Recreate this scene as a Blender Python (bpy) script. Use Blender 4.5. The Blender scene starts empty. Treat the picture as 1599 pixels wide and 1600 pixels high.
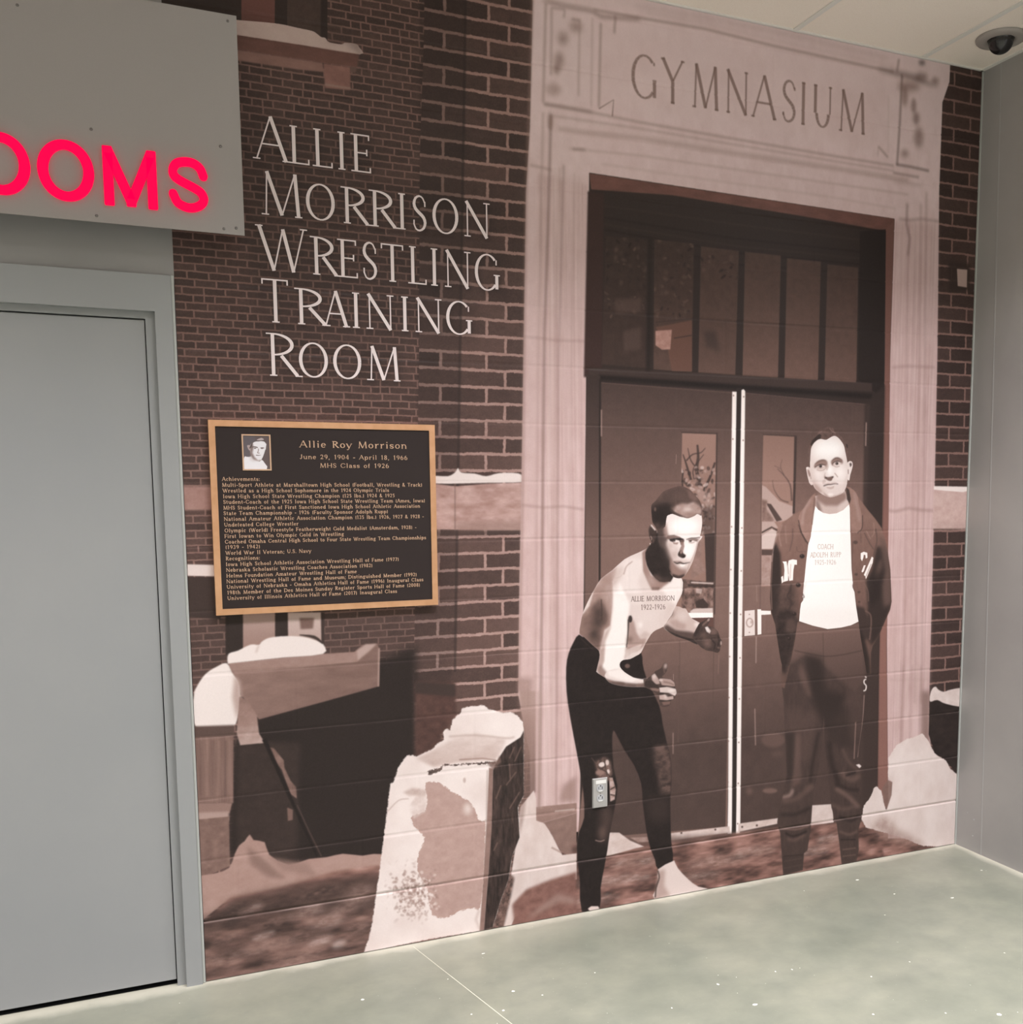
import bpy, bmesh, math, random
import numpy as np
from mathutils import Vector, Matrix
random.seed(4)
sc = bpy.context.scene
C = sc.collection
# ---------------------------------------------------------------- camera, world, lights, exposure
EXPO = -.26
cam_d = bpy.data.cameras.new('camera'); cam = bpy.data.objects.new('camera', cam_d); C.objects.link(cam)
cam_d.sensor_fit = 'HORIZONTAL'; cam_d.sensor_width = 36; cam_d.lens = 1599.926/1599*36
cam_d.shift_x = -(940.102-799.5)/1599; cam_d.shift_y = (935.262-800)/1599; cam_d.clip_start = .05
def _axes(yaw=.418756, pitch=-.107548, roll=-.002232):
    cy, sy, cp, sp = math.cos(yaw), math.sin(yaw), math.cos(pitch), math.sin(pitch)
    f = Vector((sy*cp, cy*cp, sp)); r = Vector((cy, -sy, 0)); u = r.cross(f)
    return math.cos(roll)*r+math.sin(roll)*u, -math.sin(roll)*r+math.cos(roll)*u, f
_r, _u, _f = _axes()
cam.matrix_world = Matrix(((_r.x, _u.x, -_f.x, -.115587), (_r.y, _u.y, -_f.y, -3.447245), (_r.z, _u.z, -_f.z, 1.603878), (0, 0, 0, 1)))
sc.camera = cam
w = bpy.data.worlds.new('world'); sc.world = w; w.use_nodes = True
w.node_tree.nodes['Background'].inputs[0].default_value = (.9, .95, 1, 1); w.node_tree.nodes['Background'].inputs[1].default_value = .3
vs = sc.view_settings; vs.view_transform = 'Standard'; vs.look = 'None'; vs.exposure = EXPO; vs.gamma = 1; vs.use_curve_mapping = False
# louvred troffers in the suspended ceiling (centre x, centre y); housing and lamp are built together further down
TROFFERS = [(x_, y_) for y_ in (-1.35, -3.8, -6.3, -8.8) for x_ in (-2.0, .45, 2.3)]
LAMP_W, LAMP_SPREAD, LAMP_COL = 62., 119, (1., .965, 1.0)
# ---------------------------------------------------------------- camera model shared by layout and print work
F, CX, CY = 1599.926, 940.102, 935.262
YAW, PITCH, ROLL = .418756, -.107548, -.002232
CAM = np.array([-.115587, -3.447245, 1.603878])
XR, H = 3.1685, 3.3293                      # right wall, ceiling height
def cam_axes():
    cy, sy, cp, sp = math.cos(YAW), math.sin(YAW), math.cos(PITCH), math.sin(PITCH)
    f = np.array([sy*cp, cy*cp, sp]); r = np.array([cy, -sy, 0.]); u = np.cross(r, f)
    return math.cos(ROLL)*r + math.sin(ROLL)*u, -math.sin(ROLL)*r + math.cos(ROLL)*u, f
AR, AU, AF = cam_axes()
def at(u, v, ax=1, val=0.):
    """point where the sight line through photo pixel (u, v) meets the plane coord[ax] = val"""
    d = AF*F + AR*(u-CX) - AU*(v-CY)
    return CAM + d*((val-CAM[ax])/d[ax])
def ats(P, ax=1, val=0.):
    P = np.asarray(P, float)
    d = AF*F + np.outer(P[:, 0]-CX, AR) - np.outer(P[:, 1]-CY, AU)
    return CAM + d*((val-CAM[ax])/d[:, ax])[:, None]

# ---------------------------------------------------------------- a small painter for flat prints (numpy only)
LUTX = np.array([0, 28, 45, 75, 105, 140, 180, 220, 245, 255.])
LUTC = np.array([[24,20,20],[38,32,32],[54,46,44],[86,70,66],[124,99,92],[160,131,123],[204,182,176],[239,226,223],[252,243,240],[255,252,250.]])/255
def tone(g):
    g = np.asarray(g, float)
    return np.stack([np.interp(g, LUTX, LUTC[:, k]) for k in range(3)], -1)
def smooth(P, n=4):
    P = np.asarray(P, float); out = []; N = len(P)
    for i in range(N):
        a, b, c, d = P[i-1], P[i], P[(i+1) % N], P[(i+2) % N]
        for k in range(n):
            t = k/n
            out.append(.5*((2*b)+(c-a)*t+(2*a-5*b+4*c-d)*t*t+(3*b-a-3*c+d)*t**3))
    return np.array(out)
def smooth_open(P, n=5):
    P = np.asarray(P, float)
    if len(P) < 3: return P
    Q = np.vstack([2*P[0]-P[1], P, 2*P[-1]-P[-2]]); out = []
    for i in range(1, len(Q)-2):
        a, b, c, d = Q[i-1:i+3]
        for k in range(n):
            t = k/n
            out.append(.5*((2*b)+(c-a)*t+(2*a-5*b+4*c-d)*t*t+(3*b-a-3*c+d)*t**3))
    out.append(P[-1]); return np.array(out)
def vnoise(h, w, sy, sx, seed, octs=3):
    """smooth value noise, mean 0, about -1..1; sy, sx = feature size in texels"""
    rs = np.random.RandomState(seed); out = np.zeros((h, w), np.float32); amp = 1.; tot = 0
    for o in range(octs):
        gh, gw = int(h/sy)+3, int(w/sx)+3
        g = rs.uniform(-1, 1, (gh, gw)).astype(np.float32)
        y = np.arange(h)/sy; x = np.arange(w)/sx
        yi, xi = y.astype(int), x.astype(int); fy, fx = (y-yi)[:, None], (x-xi)[None]
        fy = fy*fy*(3-2*fy); fx = fx*fx*(3-2*fx)
        A = g[yi][:, xi]; B = g[yi][:, xi+1]; C_ = g[yi+1][:, xi]; D = g[yi+1][:, xi+1]
        out += amp*((A*(1-fx)+B*fx)*(1-fy)+(C_*(1-fx)+D*fx)*fy).astype(np.float32)
        tot += amp; amp *= .55; sy = max(1, sy/2); sx = max(1, sx/2)
    return out/tot*1.5
def boxblur(m, r):
    if r < .35: return m
    k = max(1, int(round(r)))
    for ax in (0, 1):
        for _ in range(2):
            c = np.cumsum(np.pad(m, [(k+1, k) if a == ax else (0, 0) for a in (0, 1)], mode='edge'), ax, dtype=np.float64)
            n = m.shape[ax]
            hi = np.take(c, np.arange(2*k+1, 2*k+1+n), ax); lo = np.take(c, np.arange(0, n), ax)
            m = ((hi-lo)/(2*k+1)).astype(np.float32)
    return m
class Print:
    """canvas in the plane y = const, x from x0 to x1, z from z0 to z1"""
    def __init__(s, x0, x1, z0, z1, res, y=0.):
        s.x0, s.x1, s.z0, s.z1, s.res, s.y = x0, x1, z0, z1, res, y
        s.w, s.h = int(round((x1-x0)/res)), int(round((z1-z0)/res))
        s.c = np.zeros((s.h, s.w, 3), np.float32); s.fr(0, 0, 1); s.clip = None
        s.seed = 1
    def fr(s, ox, oy, sc): s.ox, s.oy, s.sc = ox, oy, sc          # tracing frame: origin and zoom
    def px(s, P): P = np.asarray(P, float).reshape(-1, 2); return np.stack([s.ox+P[:, 0]/s.sc, s.oy+P[:, 1]/s.sc], 1)
    def tx(s, P):
        W = ats(s.px(P), 1, s.y)
        return np.stack([(W[:, 0]-s.x0)/s.res, (W[:, 2]-s.z0)/s.res], 1)
    def mask(s, T, f=0.):
        """coverage of polygon T (texels) -> (r0, c0, mask)"""
        pad = int(f*4)+3
        c0 = max(0, int(T[:, 0].min())-pad); c1 = min(s.w, int(T[:, 0].max())+pad+1)
        r0 = max(0, int(T[:, 1].min())-pad); r1 = min(s.h, int(T[:, 1].max())+pad+1)
        if c1 <= c0 or r1 <= r0: return None
        SS = 3 if r1-r0 < 900 else 2
        ys = r0 + (np.arange((r1-r0)*SS)+.5)/SS
        a = T; b = np.roll(T, -1, 0)
        y0, y1 = a[:, 1][None], b[:, 1][None]; Y = ys[:, None]
        hit = ((y0 <= Y) & (y1 > Y)) | ((y1 <= Y) & (y0 > Y))
        with np.errstate(all='ignore'):
            X = a[:, 0][None] + (Y-y0)*(b[:, 0]-a[:, 0])[None]/(y1-y0)
        X = np.where(hit, X, 1e9); X.sort(axis=1)
        n = int(hit.sum(1).max()) if hit.any() else 0
        if n == 0: return None
        X = np.clip(X[:, :n], c0, c1+.0) - c0
        D = np.zeros(((r1-r0)*SS, c1-c0+2), np.float32)
        rows = np.arange(len(ys))
        for k in range(n):
            xi = np.floor(X[:, k]).astype(int); fx = X[:, k]-xi; sg = 1. if k % 2 == 0 else -1.
            ok = xi < (c1-c0)
            np.add.at(D, (rows[ok], xi[ok]), sg*(1-fx[ok])); np.add.at(D, (rows[ok], xi[ok]+1), sg*fx[ok])
        M = np.cumsum(D, 1)[:, :c1-c0].reshape(r1-r0, SS, c1-c0).mean(1)
        if f > 0: M = boxblur(M, f*(.6 if f < 3 else .95))
        return r0, c0, np.clip(M, 0, 1)
    def comp(s, m, g, a=1., rough=0., n=0., nsy=14, nsx=16, rgb=None, mul=None):
        if m is None: return
        r0, c0, M = m; h, w = M.shape; s.seed += 1
        if s.clip is not None: M = M*s.clip[r0:r0+h, c0:c0+w]
        if rough > 0: M = np.clip(M + rough*vnoise(h, w, 5, 5, s.seed+999)*(4*M*(1-M)), 0, 1)
        if callable(g): gg = g(r0, c0, h, w)
        else: gg = np.full((h, w), float(g), np.float32)
        if n: gg = gg + n*vnoise(h, w, nsy, nsx, s.seed)
        col = tone(np.clip(gg, 0, 255))
        if rgb is not None: col = col*np.array(rgb)
        A = (M*a)[..., None]
        R = s.c[r0:r0+h, c0:c0+w]
        s.c[r0:r0+h, c0:c0+w] = R*(1-A)+(R*mul if mul is not None else col)*A
    def poly(s, P, g, f=0., sm=0, **k):
        P = np.asarray(P, float).reshape(-1, 2)
        if sm: P = smooth(P, sm)
        fs = f/s.sc*s.tpp(P) if f else 0.
        if isinstance(g, tuple):                      # linear gradient: (x, y, g, x, y, g)
            A = s.tx([(g[0], g[1]), (g[3], g[4])]); d = A[1]-A[0]; L = d@d; g0, g1 = g[2], g[5]; A0 = A[0]
            g = lambda r0, c0, h, w: g0+(g1-g0)*np.clip(((np.arange(w)+c0-A0[0])[None]*d[0]+(np.arange(h)+r0-A0[1])[:, None]*d[1])/L, 0, 1)
        s.comp(s.mask(s.tx(P), fs), g, **k)
    def tpp(s, P):
        c = np.asarray(P, float).mean(0); T = s.tx([c, c+[0, 4*s.sc]]); return abs(T[1, 1]-T[0, 1])/4
    def stroke(s, P, wd, g, f=0., sm=0, **k):
        P = np.asarray(P, float).reshape(-1, 2)
        if sm: P = smooth_open(P, sm)
        d = np.gradient(P, axis=0); L = np.hypot(d[:, 0], d[:, 1])[:, None]+1e-9; nrm = np.stack([-d[:, 1], d[:, 0]], 1)/L
        ww = np.asarray(wd, float)
        if ww.ndim: ww = np.interp(np.linspace(0, 1, len(P)), np.linspace(0, 1, len(ww)), ww)[:, None]
        s.poly(np.vstack([P+nrm*ww/2, (P-nrm*ww/2)[::-1]]), g, f, **k)
    def blob(s, cx, cy, rx, ry, g, a=1., f=None, rot=0., **k):
        t = np.linspace(0, 2*math.pi, 25)[:-1]; c, q = math.cos(rot), math.sin(rot)
        x, y = rx*np.cos(t), ry*np.sin(t)
        s.poly(np.stack([cx+x*c-y*q, cy+x*q+y*c], 1), g, (min(rx, ry)*.7 if f is None else f), a=a, **k)
    def setclip(s, polys=None, sm=0, f=0.):
        if polys is None: s.clip = None; return
        s.clip = np.zeros((s.h, s.w), np.float32)
        for P in polys:
            P = np.asarray(P, float).reshape(-1, 2)
            if sm: P = smooth(P, sm)
            m = s.mask(s.tx(P), f)
            if m: r0, c0, M = m; h, w = M.shape; v = s.clip[r0:r0+h, c0:c0+w]; np.maximum(v, M, out=v)
    def bricks(s, P, z0, ch, mort, g, gm, joints=None, bl=None, off=0., var=9, mv=6, rgb=None, f=0., seed=7, gf=None):
        """courses of printed bricks inside pixel polygon P; joints = (list for even rows, list for odd rows) in pixels, as lines (xtop, ytop, xbot, ybot)"""
        m = s.mask(s.tx(P), f)
        if m is None: return
        r0, c0, M = m; h, w = M.shape
        X = (s.x0+(c0+np.arange(w)+.5)*s.res)[None]*np.ones((h, 1)); Z = (s.z0+(r0+np.arange(h)+.5)*s.res)[:, None]*np.ones((1, w))
        wob = vnoise(h, w, 7, 9, seed+3)*mort*.16+vnoise(h, w, 3, 3, seed+4)*mort*.10
        Zw = Z+wob+vnoise(h, w, 40, 60, seed+8)*mort*.2; Xw = X+vnoise(h, w, 8, 8, seed+5)*mort*.16
        row = np.floor((Zw-z0)/ch).astype(int); fz = (Zw-z0)-row*ch
        dz = np.minimum(fz, ch-fz)
        rs = np.random.RandomState(seed); hsh = rs.uniform(-1, 1, 4096)
        if bl:
            jit = hsh[(row*37) % 4096]*bl*.1
            sh = np.where(row % 2 == 0, 0, bl/2)+off+jit+np.where(row % 6 == 0, bl*.25, 0)
            col = np.floor((Xw-sh)/bl).astype(int); fx = (Xw-sh)-col*bl; dx = np.minimum(fx, bl-fx)
            pr = hsh[(row*91+col*17+5) % 4096] > .86                       # some headers
            dx = np.where(pr, np.minimum(dx, abs(fx-bl/2)), dx)
        else:
            dx = np.full((h, w), 9.); col = np.zeros((h, w), int)
            for k in (0, 1):
                for J in joints[k]:
                    A = ats([(J[0], J[1]), (J[2], J[3])], 1, s.y)
                    xj = A[0, 0]+(Z-A[0, 2])*(A[1, 0]-A[0, 0])/(A[1, 2]-A[0, 2])
                    sel = (row % 2 == k)
                    dx = np.where(sel, np.minimum(dx, abs(Xw-xj)), dx); col = col+(sel & (Xw > xj))
        d = np.minimum(dz, dx)
        mm = 1-np.clip((d-mort*.36)/(mort*.28), 0, 1)
        gb = g+var*hsh[(row*53+col*29) % 4096]+3*vnoise(h, w, 10, 14, seed+6)+2.5*vnoise(h, w, 2, 2, seed+9, 1)
        gmm = gm+mv*vnoise(h, w, 5, 20, seed+7)
        if gf is not None: q = gf(X, Z); gb = gb+q; gmm = gmm+q
        G = gb*(1-mm)+gmm*mm
        ct = tone(np.clip(G, 0, 255)); red = np.array([1.0, .98, .985])
        ct = ct*(red*(1-mm[..., None])+np.array([1.0, .98, .985])*mm[..., None])
        if rgb is not None: ct = ct*np.array(rgb)
        A = M[..., None]; R = s.c[r0:r0+h, c0:c0+w]; s.c[r0:r0+h, c0:c0+w] = R*(1-A)+ct*A

# ---------------------------------------------------------------- stroke lettering
# skeletons in a unit box; l = line (k 1 thick, 0 thin), e = ellipse arc in degrees, s = serif on a stem end, v = arm-end spur
GLY = {
'A': (.78, "l .5 1 .06 0 0;l .5 1 .94 0 1;l .22 .36 .78 .36 0;s .06 0;s .94 0"),
'C': (.80, "e .54 .5 .5 .5 42 318;v .92 .84 -1;v .92 .16 1"),
'D': (.80, "l .14 0 .14 1 1;E .14 .5 .82 .5 -90 90;s .08 0;s .08 1"),
'E': (.56, "l .2 0 .2 1 1;l .2 1 .92 1 0;l .2 .53 .8 .53 0;l .2 0 .98 0 0;v .92 1 -1;v .8 .53 0;v .98 0 1;s .12 0;s .12 1"),
'F': (.54, "l .22 0 .22 1 1;l .22 1 .94 1 0;l .22 .52 .8 .52 0;v .94 1 -1;v .8 .52 0;s .22 0;s .14 1"),
'G': (.82, "e .52 .5 .49 .5 45 290;v .88 .85 -1;l .9 .42 .9 .06 1;e .52 .5 .49 .5 290 318;s .9 .42"),
'H': (.84, "l .15 0 .15 1 1;l .85 0 .85 1 1;l .15 .52 .85 .52 0;s .15 0;s .15 1;s .85 0;s .85 1"),
'I': (.34, "l .5 0 .5 1 1;s .5 0;s .5 1"),
'J': (.5, "l .7 1 .7 .2 1;e .42 .2 .28 .2 180 360;s .7 1"),
'L': (.56, "l .24 0 .24 1 1;l .24 0 .96 0 0;v .96 0 1;s .24 1;s .16 0"),
'M': (.98, "l .14 0 .18 1 0;l .18 1 .5 .02 1;l .5 .02 .82 1 0;l .82 1 .88 0 1;s .12 0;s .88 0"),
'N': (.84, "l .14 0 .14 1 0;l .1 1 .88 0 1;l .88 0 .88 1 0;s .14 0;s .88 1"),
'O': (.86, "e .5 .5 .47 .5 0 360"),
'P': (.60, "l .24 0 .24 1 1;E .24 .74 .66 .26 -90 90;s .24 0;s .16 1"),
'R': (.68, "l .2 0 .2 1 1;E .2 .74 .56 .26 -90 90;l .44 .48 .9 .02 1;s .2 0;s .12 1;s .94 0"),
'S': (.54, "S;v .86 .84 -1;v .14 .16 1"),
'T': (.68, "l .5 0 .5 1 1;l .04 1 .96 1 0;v .05 1 -1;v .95 1 -1;s .5 0"),
'U': (.80, "l .16 1 .16 .34 1;e .5 .34 .34 .34 180 360;l .84 1 .84 .34 0;s .16 1;s .84 1"),
'V': (.78, "l .06 1 .5 0 1;l .5 0 .94 1 0;s .06 1;s .94 1"),
'W': (1.1, "l .05 1 .33 0 1;l .33 0 .53 .95 0;l .53 .95 .73 0 1;l .73 0 .96 1 0;s .05 1;s .96 1"),
'Y': (.74, "l .1 1 .5 .5 1;l .9 1 .5 .5 0;l .5 .5 .5 0 1;s .1 1;s .9 1;s .5 0"),
'a': (.56, "l .76 .48 .76 0 1;e .44 .46 .32 .22 10 170;e .42 .19 .3 .19 60 330;l .72 .38 .4 .37 0;s .84 0"),
'b': (.60, "l .18 0 .18 1 1;e .52 .34 .36 .34 0 360;s .12 1"),
'c': (.52, "e .52 .34 .4 .34 50 315;v .82 .52 0"),
'd': (.62, "l .8 0 .8 1 1;e .46 .34 .36 .34 0 360;s .74 1;s .86 0"),
'e': (.54, "e .5 .34 .4 .34 0 320;l .12 .37 .9 .37 0"),
'f': (.38, "l .42 0 .42 .8 1;e .68 .8 .26 .2 90 180;l .12 .66 .78 .66 0;s .42 0"),
'g': (.56, "e .44 .42 .32 .26 0 360;e .46 -.06 .38 .2 0 360;l .7 .6 .94 .68 0"),
'h': (.64, "l .2 0 .2 1 1;e .5 .42 .3 .26 0 180;l .8 .42 .8 0 1;s .2 0;s .14 1;s .8 0"),
'i': (.32, "l .5 0 .5 .66 1;l .5 .84 .5 1 1;s .5 0;s .4 .66"),
'k': (.62, "l .2 0 .2 1 1;l .2 .26 .78 .66 0;l .42 .4 .84 0 1;s .2 0;s .14 1;s .78 .66;s .86 0"),
'l': (.32, "l .5 0 .5 1 1;s .5 0;s .4 1"),
'm': (.94, "l .14 0 .14 .66 1;e .33 .44 .19 .24 0 180;l .52 .44 .52 0 1;e .71 .44 .19 .24 0 180;l .9 .44 .9 0 1;s .14 0;s .1 .66;s .52 0;s .9 0"),
'n': (.64, "l .2 0 .2 .66 1;e .5 .42 .3 .26 0 180;l .8 .42 .8 0 1;s .2 0;s .14 .66;s .8 0"),
'o': (.56, "e .5 .34 .4 .34 0 360"),
'p': (.62, "l .2 -.28 .2 .66 1;e .54 .34 .36 .34 0 360;s .2 -.28;s .12 .66"),
'r': (.48, "l .3 0 .3 .66 1;e .64 .4 .34 .26 60 180;v .84 .62 0;s .3 0;s .22 .66"),
's': (.48, "z;v .82 .54 0;v .18 .14 0"),
't': (.38, "l .42 .16 .42 .86 1;e .7 .2 .28 .2 180 300;l .1 .66 .84 .66 0"),
'u': (.64, "l .2 .66 .2 .24 1;e .5 .24 .3 .24 180 360;l .8 .66 .8 0 1;s .14 .66;s .74 .66;s .86 0"),
'v': (.58, "l .08 .66 .5 0 1;l .5 0 .92 .66 0;s .08 .66;s .92 .66"),
'w': (.84, "l .05 .66 .3 0 1;l .3 0 .5 .64 0;l .5 .64 .7 0 1;l .7 0 .95 .66 0;s .05 .66;s .95 .66"),
'y': (.58, "l .08 .66 .5 0 1;l .92 .66 .36 -.26 0;e .22 -.2 .16 .1 200 330;s .08 .66;s .92 .66"),
'0': (.56, "e .5 .5 .4 .5 0 360"),
'1': (.44, "l .55 0 .55 1 1;l .2 .8 .55 .98 0;s .55 0"),
'2': (.54, "e .48 .72 .36 .28 -25 170;l .82 .62 .14 .04 0;l .12 .03 .88 .03 1"),
'3': (.54, "e .46 .75 .34 .25 -70 160;e .46 .26 .38 .26 -160 70"),
'4': (.56, "l .68 0 .68 1 1;l .68 1 .06 .28 0;l .06 .28 .92 .28 0;s .68 0"),
'5': (.54, "l .24 .96 .84 .96 1;l .24 .96 .2 .54 0;e .46 .32 .38 .32 -140 130"),
'6': (.56, "e .5 .31 .38 .31 0 360;e .66 .34 .54 .64 95 180"),
'7': (.54, "l .1 .96 .88 .96 1;l .88 .96 .38 0 1"),
'8': (.54, "e .5 .75 .33 .25 0 360;e .5 .26 .38 .26 0 360"),
'9': (.56, "e .5 .69 .38 .31 0 360;e .34 .66 .54 .64 -85 0"),
'(': (.34, "e .95 .42 .6 .66 130 230"), ')': (.34, "e .05 .42 .6 .66 -50 50"),
'.': (.26, "l .5 0 .5 .15 1"), ',': (.26, "l .5 .13 .34 -.16 1"), ':': (.28, "l .5 0 .5 .15 1;l .5 .46 .5 .61 1"),
';': (.28, "l .5 .13 .34 -.16 1;l .5 .46 .5 .61 1"), '-': (.38, "l .1 .36 .9 .36 1"),
'&': (.72, "e .42 .78 .22 .22 0 360;e .4 .26 .34 .26 60 300;l .26 .62 .92 .0 1;l .56 .05 .84 .42 0"),
}
def seg(x0, y0, x1, y1, w0, w1=None):
    d = math.hypot(x1-x0, y1-y0) or 1e-9; nx, ny = -(y1-y0)/d, (x1-x0)/d; w1 = w0 if w1 is None else w1
    return [(x0+nx*w0/2, y0+ny*w0/2), (x0-nx*w0/2, y0-ny*w0/2), (x1-nx*w1/2, y1-ny*w1/2), (x1+nx*w1/2, y1+ny*w1/2)]
def ribbon(C, W):
    out = []
    for i in range(len(C)-1):
        def nn(j):
            a, b = C[max(0, j-1)], C[min(len(C)-1, j+1)]; d = math.hypot(b[0]-a[0], b[1]-a[1]) or 1e-9
            return -(b[1]-a[1])/d, (b[0]-a[0])/d
        n0, n1 = nn(i), nn(i+1); p, q = C[i], C[i+1]; a, b = W[i]/2, W[i+1]/2
        out.append([(p[0]+n0[0]*a, p[1]+n0[1]*a), (p[0]-n0[0]*a, p[1]-n0[1]*a), (q[0]-n1[0]*b, q[1]-n1[1]*b), (q[0]+n1[0]*b, q[1]+n1[1]*b)])
    return out
def glyph(ch, W, Hh, T, t, sl, seg_n=20):
    """quads of letter ch in a box W x Hh; T, t = thick and thin pen, sl = serif half length (all absolute)"""
    out = []
    for tok in GLY[ch][1].split(';'):
        q = tok.split(); k = q[0]; v = [float(a) for a in q[1:]]
        if k == 'l':
            w = T if v[4] else t; y0, y1 = v[1]*Hh, v[3]*Hh
            if abs(v[1]-v[3]) < 1e-6: y0 = y1 = y0+(-w/2 if v[1] > .5 else w/2 if v[1] < .05 else 0)
            out.append(seg(v[0]*W, y0, v[2]*W, y1, w))
        elif k in 'eE':
            n = max(4, int(seg_n*abs(v[5]-v[4])/360)+1); C = []; Wd = []
            rx, ry = v[2]*W*(1.12 if ch.islower() or ch.isdigit() else 1.)-T/2*(k == 'e'), v[3]*Hh-t/2
            for i in range(n+1):
                a = math.radians(v[4]+(v[5]-v[4])*i/n)
                C.append((v[0]*W+rx*math.cos(a), v[1]*Hh+ry*math.sin(a))); Wd.append(t+(T-t)*abs(math.cos(a))**1.3)
            out += ribbon(C, Wd)
        elif k in 'Sz':
            hh = 1. if k == 'S' else .66
            pts = [(.84,.82),(.72,.95),(.5,1),(.26,.93),(.16,.77),(.26,.62),(.52,.5),(.76,.39),(.86,.24),(.76,.08),(.5,0),(.26,.04),(.12,.2)]
            C = smooth_open([(x*W, (t/2+(Hh*hh-t)*y)) for x, y in pts], 2)
            out += ribbon(C, [t+(T-t)*math.sin(math.pi*i/(len(C)-1))**2 for i in range(len(C))])
        elif k == 's':
            y = v[1]*Hh; up = v[1] > .5; y = y-t*.45 if up else y+t*.45
            out.append(seg(v[0]*W-sl, y, v[0]*W+sl, y, t*.9))
        elif k == 'v':
            x, y = v[0]*W, v[1]*Hh; L = sl*1.5
            if v[2] < 0: out.append(seg(x, y, x, y-L, t))
            elif v[2] > 0: out.append(seg(x, y, x, y+L, t))
            else: out.append(seg(x, y-L*.6, x, y+L*.6, t))
    return out
def pen_letters(pr, row, top, base, T, t, sl, g, a=1., f=0., **kk):
    """row = (char, x0, x1) in the current tracing frame; top/base = functions of x giving the cap line and the baseline"""
    for ch, x0, x1 in row:
        A = pr.tx([(x0, base(x0)), (x1, base(x1)), (x0, top(x0))])
        W = A[1, 0]-A[0, 0]; Hh = A[2, 1]-A[0, 1]; sk = (A[1, 1]-A[0, 1])/W
        for q in glyph(ch, W, Hh, T*Hh, t*Hh, sl*Hh):
            Q = np.array([(A[0, 0]+x, A[0, 1]+y+x*sk) for x, y in q])
            pr.comp(pr.mask(Q, f), g, a, **kk)
def lay(word, x0, x1, gap=.1, small=None):
    ws = [GLY[c][0] if c != ' ' else .45 for c in word]; tot = sum(ws)+gap*(len(word)-1); x = x0; out = []; k = (x1-x0)/tot
    for c, w in zip(word, ws):
        if c != ' ': out.append((c, x, x+w*k))
        x += (w+gap)*k
    return out
TITLE = [   # frame, letters, first (large) cap line, small cap line, baseline
 ((390,170,4), [('A',32,242),('L',250,376),('L',398,521),('I',548,608),('E',645,758)], lambda x: 46+.131*(x-122), lambda x: 105+.131*(x-275), lambda x: 312+.131*(x-50)),
 ((390,170,4), [('M',66,340),('O',350,542),('R',575,757),('R',750,928),('I',924,986),('S',1016,1112),('O',1140,1312),('N',1340,1503)], lambda x: 388+.11*(x-100), lambda x: 485+.117*(x-580), lambda x: 661+.108*(x-95)),
 ((390,340,4), [('W',52,358),('R',385,562),('E',562,676),('S',704,804),('T',822,968),('L',995,1108),('I',1128,1185),('N',1218,1384),('G',1405,1562)], lambda x: 43+.1*(x-60), lambda x: 115+.1016*(x-385), lambda x: 332+.094*(x-155)),
 ((390,340,4), [('T',78,252),('R',283,497),('A',468,616),('I',635,701),('N',728,904),('I',943,1003),('N',1035,1203),('G',1226,1390)], lambda x: 379+.082*(x-85), lambda x: 438+.081*(x-283), lambda x: 655+.067*(x-145)),
 ((390,340,4), [('R',108,323),('O',306,499),('O',520,707),('M',730,949)], lambda x: 719+.07*(x-110), lambda x: 776+.058*(x-310), lambda x: 988+.045*(x-125)),
]
LAB = {}     # part outlines, kept for cutting the film into its printed areas
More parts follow.
